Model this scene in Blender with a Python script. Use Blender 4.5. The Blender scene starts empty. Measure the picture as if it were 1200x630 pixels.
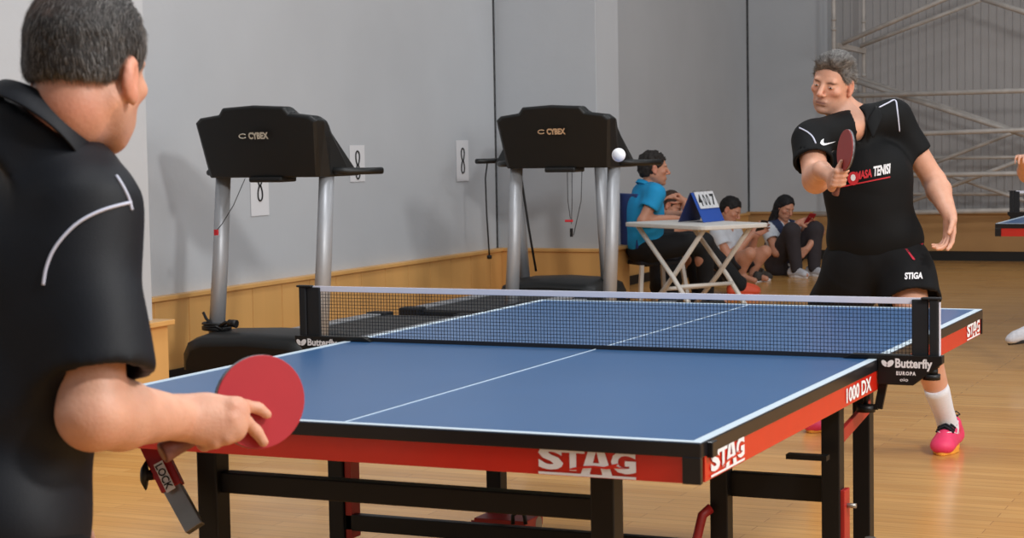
import bpy, bmesh, math, random
import numpy as np
from mathutils import Vector, Matrix
from mathutils.bvhtree import BVHTree
random.seed(7)
SC = bpy.context.scene; COL = SC.collection
# ------------------------------------------------------------------ camera
FPX = 2193.87
YAW, PIT, ROL = -0.431351, 0.0694483, -0.0173907
CAM = np.array([1.880966, -3.245819, 1.325063])
FW = np.array([math.sin(YAW)*math.cos(PIT), math.cos(YAW)*math.cos(PIT), -math.sin(PIT)])
_r = np.array([math.cos(YAW), -math.sin(YAW), 0.0]); _u = np.cross(_r, FW)
RT = _r*math.cos(ROL)+_u*math.sin(ROL); UP = -_r*math.sin(ROL)+_u*math.cos(ROL)
def at(px, py, D):
    """a measured point of the place: picture coordinates plus its distance"""
    return CAM + (FW + RT*(px-600)/FPX + UP*(315-py)/FPX)*D
cd = bpy.data.cameras.new('camera'); cam = bpy.data.objects.new('camera', cd); COL.objects.link(cam)
cam.matrix_world = Matrix(((RT[0], UP[0], -FW[0], CAM[0]), (RT[1], UP[1], -FW[1], CAM[1]), (RT[2], UP[2], -FW[2], CAM[2]), (0, 0, 0, 1)))
cd.sensor_width = 36; cd.lens = 36*FPX/1200; cd.clip_start = .05; cd.clip_end = 100
cd.dof.use_dof = True; cd.dof.focus_distance = 6.3; cd.dof.aperture_fstop = 11
SC.camera = cam
# ------------------------------------------------------------------ light
W = bpy.data.worlds.new('world'); SC.world = W; W.use_nodes = True
W.node_tree.nodes['Background'].inputs[0].default_value = (.86, .93, 1, 1)
W.node_tree.nodes['Background'].inputs[1].default_value = .28
def area(name, loc, target, sx, sy, power, col=(1, 1, 1)):
    l = bpy.data.lights.new(name, 'AREA'); l.shape = 'RECTANGLE'; l.size = sx; l.size_y = sy; l.energy = power; l.color = col
    o = bpy.data.objects.new(name, l); COL.objects.link(o); o.location = loc
    o.rotation_euler = (Vector(target)-Vector(loc)).to_track_quat('-Z', 'Y').to_euler(); return o
area('window_light', (9.5, 2.5, 3.6), (0, 4, .8), 9, 3, 330, (1, .97, .93))
area('hall_lamp', (5.0, -.6, 4.8), (-3.4, 6, 1.0), .7, .7, 330, (1, .98, .95))
for i, (x, y, p) in enumerate([(1.5, -1.5, 120), (-1.0, 4, 130), (4, 4, 130), (-.8, 10.0, 60), (4.5, 9.5, 60), (2, 14, 12)]):
    area('ceiling_light', (x, y, 6.2), (x, y, 0), 1.3, 1.3, p, (.97, .98, 1))
SC.view_settings.view_transform = 'Standard'; SC.view_settings.look = 'None'
SC.view_settings.gamma = 1; SC.view_settings.use_curve_mapping = False; SC.view_settings.exposure = -0.17
# ------------------------------------------------------------------ materials
def srgb(r, g, b):
    f = lambda c: (c/255/12.92 if c/255 <= .04045 else ((c/255+.055)/1.055)**2.4)
    return (f(r), f(g), f(b), 1)
def mat(name, c, rough=.6, metal=0, noise=0, scale=20, bump=0, spec=.5, sss=0, coat=0, attr=False, sheen=0, stretch=(1, 1, 1), bscale=None, alpha=1):
    m = bpy.data.materials.new(name); m.use_nodes = True; nt = m.node_tree; b = nt.nodes['Principled BSDF']
    col = srgb(*c); b.inputs['Base Color'].default_value = col; b.inputs['Roughness'].default_value = rough
    b.inputs['Metallic'].default_value = metal; b.inputs['Specular IOR Level'].default_value = spec
    b.inputs['Coat Weight'].default_value = coat; b.inputs['Sheen Weight'].default_value = sheen
    if sss:
        b.inputs['Subsurface Weight'].default_value = sss; b.inputs['Subsurface Radius'].default_value = (.9, .35, .2); b.inputs['Subsurface Scale'].default_value = .012
    tc = nt.nodes.new('ShaderNodeTexCoord'); mp = nt.nodes.new('ShaderNodeMapping'); mp.inputs['Scale'].default_value = stretch
    nt.links.new(tc.outputs['Object'], mp.inputs['Vector'])
    nz = nt.nodes.new('ShaderNodeTexNoise'); nz.inputs['Scale'].default_value = scale; nz.inputs['Detail'].default_value = 5
    nt.links.new(mp.outputs[0], nz.inputs['Vector'])
    mx = nt.nodes.new('ShaderNodeMix'); mx.data_type = 'RGBA'; mx.blend_type = 'MULTIPLY'; mx.inputs['Factor'].default_value = 1
    mr = nt.nodes.new('ShaderNodeMapRange'); mr.inputs['From Min'].default_value = .3; mr.inputs['From Max'].default_value = .7
    mr.inputs['To Min'].default_value = 1-noise; mr.inputs['To Max'].default_value = 1+noise; nt.links.new(nz.outputs[0], mr.inputs['Value'])
    mx.inputs['A'].default_value = col; nt.links.new(mr.outputs[0], mx.inputs['B']); nt.links.new(mx.outputs['Result'], b.inputs['Base Color'])
    if attr:
        a = nt.nodes.new('ShaderNodeAttribute'); a.attribute_name = 'col'; nt.links.new(a.outputs['Color'], mx.inputs['A'])
    if bump:
        n2 = nt.nodes.new('ShaderNodeTexNoise'); n2.inputs['Scale'].default_value = bscale or scale*4; n2.inputs['Detail'].default_value = 6
        nt.links.new(mp.outputs[0], n2.inputs['Vector'])
        bp = nt.nodes.new('ShaderNodeBump'); bp.inputs['Strength'].default_value = bump; bp.inputs['Distance'].default_value = .01
        nt.links.new(n2.outputs[0], bp.inputs['Height']); nt.links.new(bp.outputs[0], b.inputs['Normal'])
    return m
M = {}
M['wall'] = mat('wall_paint', (189, 193, 198), .85, noise=.05, scale=.9, bump=.15, bscale=18)
M['wall_far'] = mat('wall_paint_grey', (184, 188, 193), .85, noise=.07, scale=.8, bump=.15, bscale=18)
M['joint'] = mat('joint_gap', (70, 72, 74), .9, noise=.4, scale=30)
M['pine'] = mat('pine_panel', (222, 170, 102), .42, noise=.12, scale=3, stretch=(1, 1, .12), coat=.15)
M['pine_far'] = mat('far_panel', (182, 140, 90), .5, noise=.1, scale=2)
M['blackbase'] = mat('black_base', (22, 21, 20), .6)
M['corr'] = mat('corrugated_sheet', (172, 170, 170), .6, noise=.08, scale=1.5)
M['pipe'] = mat('galvanised_pipe', (190, 184, 178), .5, metal=.1, noise=.15, scale=9)
M['blue'] = mat('table_blue', (54, 98, 147), .3, noise=.03, scale=4, spec=.6)
M['line'] = mat('table_line', (205, 222, 234), .4)
M['edge'] = mat('table_edge', (22, 22, 26), .28, noise=.1, spec=.6)
M['apron'] = mat('apron_red', (208, 36, 20), .25, noise=.03, spec=.9)
M['legblack'] = mat('leg_black', (17, 16, 16), .45, noise=.1, spec=.35)
M['redsteel'] = mat('red_steel', (170, 38, 34), .4, noise=.1)
M['steel'] = mat('steel', (150, 146, 140), .35, metal=.7, noise=.1)
M['white'] = mat('white_print', (236, 236, 240), .6)
M['net'] = mat('net_thread', (20, 24, 34), .8)
M['tape'] = mat('net_tape', (226, 226, 240), .7, noise=.03)
M['netcloth'] = mat('net_sleeve', (18, 19, 23), .75, noise=.2)
M['tmblack'] = mat('treadmill_plastic', (17, 18, 18), .45, noise=.1, scale=15, bump=.1, bscale=300)
M['tmgrey'] = mat('treadmill_side', (62, 66, 68), .5, noise=.05)
M['tmpost'] = mat('brushed_post', (176, 179, 184), .42, metal=.35, noise=.03)
M['belt'] = mat('running_belt', (66, 66, 66), .7, noise=.1, scale=60)
M['logo'] = mat('logo_silver', (200, 195, 180), .4)
M['logot'] = mat('logo_tan', (200, 165, 130), .4)
M['paper'] = mat('paper', (222, 223, 227), .8)
M['ink'] = mat('ink', (18, 20, 24), .7)
M['plastic_white'] = mat('white_plastic', (226, 222, 215), .5, noise=.03)
M['ball'] = mat('ball_white', (246, 246, 250), .45, sss=0)
M['rubber'] = mat('red_rubber', (180, 36, 48), .55, noise=.03)
M['rubber_dark'] = mat('dark_red_rubber', (150, 48, 46), .5, noise=.04)
M['rubber_black'] = mat('black_rubber', (20, 20, 22), .5)
M['wood'] = mat('racket_wood', (170, 120, 85), .5, noise=.15, scale=40, stretch=(1, .1, 1))
M['wood_dark'] = mat('handle_wood', (120, 72, 62), .5, noise=.2, scale=60)
M['edgetape'] = mat('edge_tape', (120, 118, 122), .5, noise=.5, scale=90)
M['skin'] = mat('skin', (200, 150, 125), .5, attr=True, noise=.06, scale=30, sss=.12, bump=.12, bscale=160)
M['hair'] = mat('hair', (60, 56, 54), .65, attr=True, noise=.3, scale=120, spec=.3)
M['strand'] = mat('hair_strand', (60, 56, 54), .5, attr=True, spec=.35)
M['navy'] = mat('navy_polo', (9, 13, 22), .6, noise=.12, scale=12, spec=.35, bump=.1, bscale=500)
M['black'] = mat('black_polo', (8, 9, 11), .75, noise=.1, scale=12, spec=.25)
M['shorts'] = mat('black_shorts', (18, 18, 20), .8, noise=.12, scale=14, spec=.2)
M['trouser'] = mat('black_trousers', (14, 14, 17), .85, noise=.1)
M['cyan'] = mat('blue_polo', (22, 150, 205), .8, noise=.05)
M['tee'] = mat('white_tee', (205, 210, 218), .85, noise=.06)
M['dknavy'] = mat('navy_vest', (40, 50, 82), .85)
M['plum'] = mat('dark_trousers', (52, 46, 50), .9, noise=.1)
M['dgrey'] = mat('dark_clothes', (34, 33, 38), .9, noise=.1)
M['piping'] = mat('piping', (205, 208, 226), .7)
M['redpatch'] = mat('red_patch', (190, 24, 52), .7)
M['redprint'] = mat('red_print', (200, 40, 50), .7)
M['pink'] = mat('pink_shoe', (240, 62, 110), .55, noise=.06)
M['yellow'] = mat('yellow_sole', (248, 170, 60), .55)
M['lace'] = mat('black_lace', (18, 20, 30), .8)
M['sock'] = mat('white_sock', (226, 226, 232), .9, noise=.05, scale=80, stretch=(1, 1, 4))
M['orange'] = mat('orange_shoe', (224, 84, 50), .6)
M['lshoe'] = mat('light_shoe', (196, 196, 202), .7, noise=.15, scale=60)
M['dshoe'] = mat('dark_shoe', (62, 58, 54), .8, noise=.3, scale=60)
M['phone'] = mat('phone_black', (20, 20, 24), .3)
M['phone_red'] = mat('phone_red', (150, 30, 36), .4)
M['boardblue'] = mat('scoreboard_blue', (40, 84, 176), .5)
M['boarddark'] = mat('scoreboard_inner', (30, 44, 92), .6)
M['cable'] = mat('cable', (16, 16, 18), .5)
M['chairblue'] = mat('chair_blue', (24, 52, 120), .5)
M['eye_w'] = mat('eye_white', (205, 198, 192), .3)
M['eye_d'] = mat('eye_dark', (26, 18, 15), .2)
def floor_mat():
    m = bpy.data.materials.new('floor_boards'); m.use_nodes = True; nt = m.node_tree; b = nt.nodes['Principled BSDF']
    tc = nt.nodes.new('ShaderNodeTexCoord')
    br = nt.nodes.new('ShaderNodeTexBrick'); br.inputs['Scale'].default_value = 1; br.inputs['Brick Width'].default_value = 1.15
    br.inputs['Row Height'].default_value = .07; br.inputs['Mortar Size'].default_value = .0016; br.inputs['Mortar Smooth'].default_value = .3; br.offset = .37; br.inputs['Bias'].default_value = 0
    br.inputs['Color1'].default_value = srgb(216, 163, 94); br.inputs['Color2'].default_value = srgb(204, 148, 80); br.inputs['Mortar'].default_value = srgb(166, 116, 68)
    nt.links.new(tc.outputs['Object'], br.inputs['Vector'])
    mp = nt.nodes.new('ShaderNodeMapping'); mp.inputs['Scale'].default_value = (1.4, 22, 1); nt.links.new(tc.outputs['Object'], mp.inputs['Vector'])
    nz = nt.nodes.new('ShaderNodeTexNoise'); nz.inputs['Scale'].default_value = 1.6; nz.inputs['Detail'].default_value = 6; nz.inputs['Distortion'].default_value = .6
    nt.links.new(mp.outputs[0], nz.inputs['Vector'])
    mr = nt.nodes.new('ShaderNodeMapRange'); mr.inputs['From Min'].default_value = .3; mr.inputs['From Max'].default_value = .7; mr.inputs['To Min'].default_value = .88; mr.inputs['To Max'].default_value = 1.08
    nt.links.new(nz.outputs[0], mr.inputs['Value'])
    mx = nt.nodes.new('ShaderNodeMix'); mx.data_type = 'RGBA'; mx.blend_type = 'MULTIPLY'; mx.inputs['Factor'].default_value = 1
    nt.links.new(br.outputs['Color'], mx.inputs['A']); nt.links.new(mr.outputs[0], mx.inputs['B']); nt.links.new(mx.outputs['Result'], b.inputs['Base Color'])
    n3 = nt.nodes.new('ShaderNodeTexNoise'); n3.inputs['Scale'].default_value = 3; nt.links.new(tc.outputs['Object'], n3.inputs['Vector'])
    m3 = nt.nodes.new('ShaderNodeMapRange'); m3.inputs['To Min'].default_value = .14; m3.inputs['To Max'].default_value = .28; nt.links.new(n3.outputs[0], m3.inputs['Value'])
    nt.links.new(m3.outputs[0], b.inputs['Roughness'])
    bp = nt.nodes.new('ShaderNodeBump'); bp.inputs['Strength'].default_value = .08; bp.inputs['Distance'].default_value = .003; nt.links.new(nz.outputs[0], bp.inputs['Height']); nt.links.new(bp.outputs[0], b.inputs['Normal'])
    return m
M['floor'] = floor_mat()
# ------------------------------------------------------------------ object helpers
def link(name, me, m=None, parent=None, loc=None):
    o = bpy.data.objects.new(name, me); COL.objects.link(o)
    if m is not None:
        if len(me.materials) == 0: me.materials.append(M[m] if isinstance(m, str) else m)
    if parent is not None: o.parent = parent
    if loc is not None: o.location = loc
    return o
def tag(o, label=None, cat=None, group=None, kind=None):
    if label: o['label'] = label
    if cat: o['category'] = cat
    if group: o['group'] = group
    if kind: o['kind'] = kind
    return o
def thing(name, label, cat, loc=(0, 0, 0), rz=0, group=None):
    o = bpy.data.objects.new(name, None); COL.objects.link(o); o.location = loc; o.rotation_euler = (0, 0, rz); o.empty_display_size = .1
    return tag(o, label, cat, group)
def local(o, root):
    """parent under an Empty while keeping world placement (root is unrotated)"""
    o.parent = root; o.location = Vector(o.location)-Vector(root.location); return o
class MB:
    def __init__(s): s.v = []; s.f = []; s.sm = []
    def add(s, v, f, smooth=False):
        n = len(s.v); s.v += [tuple(p) for p in v]; s.f += [tuple(i+n for i in q) for q in f]; s.sm += [smooth]*len(f); return s
    def box(s, c, d, R=None):
        c = np.array(c, float); h = np.array(d, float)/2; R = np.eye(3) if R is None else R
        v = [c+R@(np.array([sx, sy, sz])*h) for sx in (-1, 1) for sy in (-1, 1) for sz in (-1, 1)]
        return s.add(v, [(0, 1, 3, 2), (4, 6, 7, 5), (0, 4, 5, 1), (2, 3, 7, 6), (0, 2, 6, 4), (1, 5, 7, 3)])
    def tube(s, path, r, n=12, cap=True, ry=None, up=None):
        P = [np.array(p, float) for p in path]; rs = r if isinstance(r, (list, tuple)) else [r]*len(P); v = []; f = []
        k = 1 if ry is None else ry
        prev = None
        for i, p in enumerate(P):
            t = P[min(i+1, len(P)-1)]-P[max(i-1, 0)]; t /= np.linalg.norm(t)+1e-12
            if prev is None:
                a = np.array(up, float) if up is not None else (np.array([0, 0, 1.]) if abs(t[2]) < .9 else np.array([1., 0, 0]))
            else: a = prev
            a = a-t*(a@t); a /= np.linalg.norm(a); prev = a; b = np.cross(t, a)
            for j in range(n):
                g = 2*math.pi*j/n; v.append(p+rs[i]*(a*math.cos(g)+b*math.sin(g)*k))
        for i in range(len(P)-1):
            for j in range(n):
                f.append((i*n+j, i*n+(j+1) % n, (i+1)*n+(j+1) % n, (i+1)*n+j))
        s.add(v, f, True)
        if cap:
            m = len(s.v)-len(v); s.f += [tuple(m+j for j in range(n))[::-1], tuple(m+(len(P)-1)*n+j for j in range(n))]; s.sm += [False, False]
        return s
    def bar(s, a, b, w, h, up=(0, 0, 1)):
        a = np.array(a, float); b = np.array(b, float); t = b-a; L = np.linalg.norm(t); t /= L; u = np.array(up, float); u = u-t*(u@t); u /= np.linalg.norm(u); q = np.cross(u, t)
        return s.box((a+b)/2, (w, L, h), np.array([q, t, u]).T)
    def prism(s, poly, o, ex, ey, ez, t0, t1):
        """polygon in the plane (ex,ey) at o, extruded from t0 to t1 along ez"""
        o, ex, ey, ez = [np.array(q, float) for q in (o, ex, ey, ez)]; n = len(poly)
        v = [o+ex*x+ey*y+ez*t for t in (t0, t1) for x, y in poly]
        f = [tuple(range(n)), tuple(range(2*n-1, n-1, -1))]+[(i, i+n, (i+1) % n+n, (i+1) % n) for i in range(n)]
        return s.add(v, f)
    def sphere(s, c, r, n=16, R=None):
        c = np.array(c, float); r = np.array([r]*3 if np.isscalar(r) else r, float); R = np.eye(3) if R is None else R; v = []; f = []
        m = n//2
        for i in range(m+1):
            th = math.pi*i/m
            for j in range(n):
                ph = 2*math.pi*j/n; v.append(c+R@(r*np.array([math.sin(th)*math.cos(ph), math.sin(th)*math.sin(ph), math.cos(th)])))
        for i in range(m):
            for j in range(n): f.append((i*n+j, (i+1)*n+j, (i+1)*n+(j+1) % n, i*n+(j+1) % n))
        return s.add(v, f, True)
    def grid(s, rows, closed=False):
        n = len(rows[0]); f = []
        for i in range(len(rows)-1):
            for j in range(n if closed else n-1): f.append((i*n+j, i*n+(j+1) % n, (i+1)*n+(j+1) % n, (i+1)*n+j))
        return s.add([p for r in rows for p in r], f, True)
    def mesh(s, name):
        me = bpy.data.meshes.new(name); me.from_pydata(s.v, [], s.f); me.polygons.foreach_set('use_smooth', s.sm)
        bm = bmesh.new(); bm.from_mesh(me); bmesh.ops.remove_doubles(bm, verts=bm.verts, dist=1e-6); bmesh.ops.recalc_face_normals(bm, faces=bm.faces); bm.to_mesh(me); bm.free(); return me
    def build(s, name, m, parent=None, bevel=0, seg=2, origin=None):
        me = s.mesh(name)
        if origin is not None:
            me.transform(Matrix.Translation(-Vector(origin)))
        o = link(name, me, m, parent)
        if origin is not None: o.location = origin
        if bevel:
            b = o.modifiers.new('bevel', 'BEVEL'); b.width = bevel; b.segments = seg; b.limit_method = 'ANGLE'; b.angle_limit = math.radians(40); b.harden_normals = False
        return o
def copy_tree(o, parent=None):
    c = o.copy(); COL.objects.link(c); c.parent = parent
    for ch in list(o.children): copy_tree(ch, c)
    return c
def text_verts(txt, bold=0, shear=0, space=1):
    cu = bpy.data.curves.new('t', 'FONT'); cu.body = txt; cu.size = 1; cu.offset = bold; cu.shear = shear; cu.space_character = space; cu.resolution_u = 3; cu.fill_mode = 'FRONT'
    o = bpy.data.objects.new('t', cu); COL.objects.link(o); bpy.context.view_layer.update()
    me = bpy.data.meshes.new_from_object(o.evaluated_get(bpy.context.evaluated_depsgraph_get()))
    v = np.array([q.co[:] for q in me.vertices]); f = [tuple(p.vertices) for p in me.polygons]
    bpy.data.objects.remove(o); bpy.data.curves.remove(cu); bpy.data.meshes.remove(me)
    mn = v.min(0); mx = v.max(0); v = (v-mn)/(mx-mn+1e-9); return v[:, :2], f      # unit box
def print_text(name, txt, o, ex, ey, m, parent, bold=.02, shear=0, space=1, surf=None, lift=.0012):
    """text filling the parallelogram o, o+ex, o+ey"""
    v, f = text_verts(txt, bold, shear, space); o, ex, ey = [np.array(q, float) for q in (o, ex, ey)]
    P = [o+ex*a+ey*b for a, b in v]
    return print_poly(name, P, f, ex, ey, m, parent, surf, lift)
def print_poly(name, P, f, ex, ey, m, parent, surf=None, lift=.0012):
    n = np.cross(ex, ey); n /= np.linalg.norm(n)
    if surf is not None: P = [surf(p, lift) for p in P]
    else: P = [p+n*lift for p in P]
    me = bpy.data.meshes.new(name); me.from_pydata([tuple(p) for p in P], [], f); return link(name, me, m, parent)
def subdiv_poly(poly, o, ex, ey):
    return [np.array(o)+np.array(ex)*x+np.array(ey)*y for x, y in poly]
# ------------------------------------------------------------------ implicit surfaces for bodies and cloth
class SDF:
    def __init__(s): s.p = []
    def cone(s, a, b, ra, rb, k=.02, flat=None, sub=False, cap=False):
        a, b = np.array(a, float), np.array(b, float); R = max(ra, rb)+k+.03
        s.p.append(('c', (a, b, ra, rb, flat, cap), k, sub, np.minimum(a, b)-R, np.maximum(a, b)+R)); return s
    def ell(s, c, r, R=None, k=.02, sub=False):
        c = np.array(c, float); r = np.array(r, float); R = np.eye(3) if R is None else R; q = np.abs(R)@r+k+.03
        s.p.append(('e', (c, r, R), k, sub, c-q, c+q)); return s
    def plane(s, o, n, c=None, rad=1e3, k=.004):
        """cut away the side the normal points to (inside a sphere c,rad)"""
        c = np.array(o if c is None else c, float); s.p.append(('p', (np.array(o, float), np.array(n, float)/np.linalg.norm(n), c, rad), k, 2, c-rad, c+rad)); return s
    def bounds(s, pad=.03):
        lo = np.min([q[4] for q in s.p if q[3] is False], 0); hi = np.max([q[5] for q in s.p if q[3] is False], 0); return lo, hi
    def field(s, xs, ys, zs, disp=None):
        F = np.full((len(xs), len(ys), len(zs)), 1.0, np.float32)
        for kind, a, k, mode, lo, hi in s.p:
            sl = [slice(np.searchsorted(A, l), np.searchsorted(A, h)) for A, l, h in zip((xs, ys, zs), lo, hi)]
            if any(q.stop <= q.start for q in sl): continue
            X = xs[sl[0]][:, None, None]; Y = ys[sl[1]][None, :, None]; Z = zs[sl[2]][None, None, :]
            d = prim(kind, a, X, Y, Z); sub = F[sl[0], sl[1], sl[2]]
            if mode is False:
                h = np.clip(.5+.5*(d-sub)/k, 0, 1); F[sl[0], sl[1], sl[2]] = d+(sub-d)*h-k*h*(1-h)
            else:
                if mode is True: d = -d
                h = np.clip(.5-.5*(d-sub)/k, 0, 1); F[sl[0], sl[1], sl[2]] = np.where(sub > .5, sub, d+(sub-d)*h+k*h*(1-h))
        if disp is not None:
            I = np.nonzero(np.abs(F) < .035); P = np.stack([xs[I[0]], ys[I[1]], zs[I[2]]], 1); F[I] += disp(P)
        return F
def prim(kind, a, X, Y, Z):
    if kind == 'c':
        p, q, ra, rb, flat, cap = a; d = q-p; L2 = d@d
        t = ((X-p[0])*d[0]+(Y-p[1])*d[1]+(Z-p[2])*d[2])/L2; tt = np.clip(t, 0, 1) if not cap else t
        x = X-p[0]-tt*d[0]; y = Y-p[1]-tt*d[1]; z = Z-p[2]-tt*d[2]; sc = 1
        if flat is not None:
            n, s_ = flat; n = np.array(n, float)/np.linalg.norm(n); e = (x*n[0]+y*n[1]+z*n[2])*(1/s_-1); x = x+e*n[0]; y = y+e*n[1]; z = z+e*n[2]; sc = .5+.5*s_
        rad = (np.sqrt(x*x+y*y+z*z)-(ra+(rb-ra)*np.clip(t, 0, 1)))*sc
        if cap: rad = np.maximum(rad, (np.abs(t-.5)-.5)*math.sqrt(L2))
        return rad
    if kind == 'e':
        c, r, R = a; x = X-c[0]; y = Y-c[1]; z = Z-c[2]
        u = [(x*R[0, i]+y*R[1, i]+z*R[2, i])/r[i] for i in range(3)]
        k0 = np.sqrt(u[0]**2+u[1]**2+u[2]**2); k1 = np.sqrt((u[0]/r[0])**2+(u[1]/r[1])**2+(u[2]/r[2])**2)+1e-6
        return k0*(k0-1)/k1
    o, n, c, rad = a
    d = (X-o[0])*n[0]+(Y-o[1])*n[1]+(Z-o[2])*n[2]
    if rad < 100: d = np.where((X-c[0])**2+(Y-c[1])**2+(Z-c[2])**2 < rad*rad, d, -1.0)
    return d
_rs = np.random.RandomState(3); _LAT = _rs.rand(64, 64, 64).astype(np.float32)
def vnoise(P, scale):
    Q = np.asarray(P)*scale+100; I = np.floor(Q).astype(int); f = (Q-I); f = f*f*(3-2*f); I &= 63; J = (I+1) & 63
    g = lambda a, b, c: _LAT[a, b, c]
    x0, y0, z0 = I.T; x1, y1, z1 = J.T; u, v, w = f.T
    return ((g(x0, y0, z0)*(1-u)+g(x1, y0, z0)*u)*(1-v)+(g(x0, y1, z0)*(1-u)+g(x1, y1, z0)*u)*v)*(1-w)+((g(x0, y0, z1)*(1-u)+g(x1, y0, z1)*u)*(1-v)+(g(x0, y1, z1)*(1-u)+g(x1, y1, z1)*u)*v)*w-.5
def folds(amp, scale=9, stretch=None):
    S = np.array([1, 1, .6]) if stretch is None else np.array(stretch)
    def f(P):
        w = np.stack([vnoise(P+3, scale*.6), vnoise(P+9, scale*.6), vnoise(P+15, scale*.6)], 1)*.14
        n = vnoise((P+w)*S, scale); m = vnoise((P+w)*S+40, scale*2.2)
        return amp*((1-np.abs(n)*4)*.7+m*.8)
    return f
def axis(lo, hi, h, fine=()):
    out = [lo]
    while out[-1] < hi:
        x = out[-1]; st = h
        for a, b, hh in fine:
            if a-.02 <= x <= b+.02: st = min(st, hh)
        out.append(x+st)
    return np.array(out)
def surfnet(xs, ys, zs, F):
    F = np.asarray(F, np.float64); S = F < 0
    cnt = np.zeros(tuple(n-1 for n in S.shape), np.uint8)
    for a in (0, 1):
        for b in (0, 1):
            for c in (0, 1): cnt += S[a:a+cnt.shape[0], b:b+cnt.shape[1], c:c+cnt.shape[2]]
    I, J, K = np.nonzero((cnt > 0) & (cnt < 8)); N = len(I)
    ident = np.full(cnt.shape, -1, np.int32); ident[I, J, K] = np.arange(N)
    pos = np.zeros((N, 3)); num = np.zeros(N); C = [(a, b, c) for a in (0, 1) for b in (0, 1) for c in (0, 1)]
    for p in C:
        for q in C:
            if sum(abs(u-v) for u, v in zip(p, q)) == 1 and p < q:
                fa = F[I+p[0], J+p[1], K+p[2]]; fb = F[I+q[0], J+q[1], K+q[2]]; m = (fa < 0) != (fb < 0); t = np.where(m, fa/np.where(m, fa-fb, 1), 0)
                A = np.stack([xs[I+p[0]], ys[J+p[1]], zs[K+p[2]]], 1); B = np.stack([xs[I+q[0]], ys[J+q[1]], zs[K+q[2]]], 1)
                pos += np.where(m[:, None], A+(B-A)*t[:, None], 0); num += m
    pos /= num[:, None]; quads = []
    for ax in range(3):
        s0 = [slice(None)]*3; s1 = [slice(None)]*3; s0[ax] = slice(0, -1); s1[ax] = slice(1, None)
        a, b = S[tuple(s0)], S[tuple(s1)]; E = np.array(np.nonzero(a != b)); o1, o2 = [(1, 2), (2, 0), (0, 1)][ax]
        ok = (E[o1] > 0) & (E[o2] > 0) & (E[o1] < S.shape[o1]-1) & (E[o2] < S.shape[o2]-1); E = E[:, ok]; ins = a[tuple(E)]
        def cid(d1, d2):
            e = E.copy(); e[o1] += d1; e[o2] += d2; return ident[tuple(e)]
        Q = np.stack([cid(-1, -1), cid(0, -1), cid(0, 0), cid(-1, 0)], 1); Q[~ins] = Q[~ins][:, ::-1]; quads.append(Q)
    return pos, np.concatenate(quads)
def relax(P, Q, it=2, w=.5):
    n = len(P)
    for _ in range(it):
        acc = np.zeros((n, 3)); cn = np.zeros(n)
        for a in range(4):
            b = (a+1) % 4
            for i, j in ((a, b), (b, a)):
                cn += np.bincount(Q[:, i], minlength=n)
                for c in range(3): acc[:, c] += np.bincount(Q[:, i], weights=P[Q[:, j], c], minlength=n)
        P = P*(1-w)+w*acc/np.maximum(cn, 1)[:, None]
    return P
def flesh(name, sdf, h, m, parent=None, fine=((), (), ()), disp=None, color=None, it=2, origin=None, clip=None):
    lo, hi = sdf.bounds()
    if clip is not None: lo = np.maximum(lo, clip[0]); hi = np.minimum(hi, clip[1])
    xs, ys, zs = [axis(lo[i], hi[i], h, fine[i]) for i in range(3)]
    F = sdf.field(xs, ys, zs, disp); P, Q = surfnet(xs, ys, zs, F); P = relax(P, Q, it)
    me = bpy.data.meshes.new(name); org = np.zeros(3) if origin is None else np.array(origin, float)
    me.vertices.add(len(P)); me.vertices.foreach_set('co', (P-org).ravel()); me.loops.add(Q.size); me.loops.foreach_set('vertex_index', Q.ravel().astype(np.int32))
    me.polygons.add(len(Q)); me.polygons.foreach_set('loop_start', np.arange(0, Q.size, 4, dtype=np.int32)); me.polygons.foreach_set('loop_total', np.full(len(Q), 4, np.int32))
    me.update(calc_edges=True); me.polygons.foreach_set('use_smooth', np.ones(len(Q), bool))
    if color is not None:
        a = me.color_attributes.new('col', 'FLOAT_COLOR', 'POINT'); c = np.ones((len(P), 4)); c[:, :3] = color(P); a.data.foreach_set('color', c.ravel())
    o = link(name, me, m, parent); o.location = org; return o
def bvh(o):
    me = o.data; off = o.matrix_basis.translation
    return BVHTree.FromPolygons([v.co+off for v in me.vertices], [tuple(p.vertices) for p in me.polygons])
def snapper(o, d=None):
    """puts a point on the cloth surface, looking along d (default: away from the camera)"""
    T = bvh(o)
    def f(p, lift=.002):
        v = np.array(d) if d is not None else (p-CAM); v = v/np.linalg.norm(v)
        h = T.ray_cast(Vector(p-v*1.2), Vector(v))
        if h[0] is None:
            h = T.find_nearest(Vector(p))
        nn = np.array(h[1]); nn = nn if nn@v < 0 else -nn
        return np.array(h[0])+nn*lift
    return f
nrm = lambda v: np.array(v, float)/np.linalg.norm(v)
def frame(F, U):
    """columns right(subject's own left->+x is its right hand), forward, up"""
    F = nrm(F); R = nrm(np.cross(F, U)); U = np.cross(R, F); return np.stack([R, F, U], 1)
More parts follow.
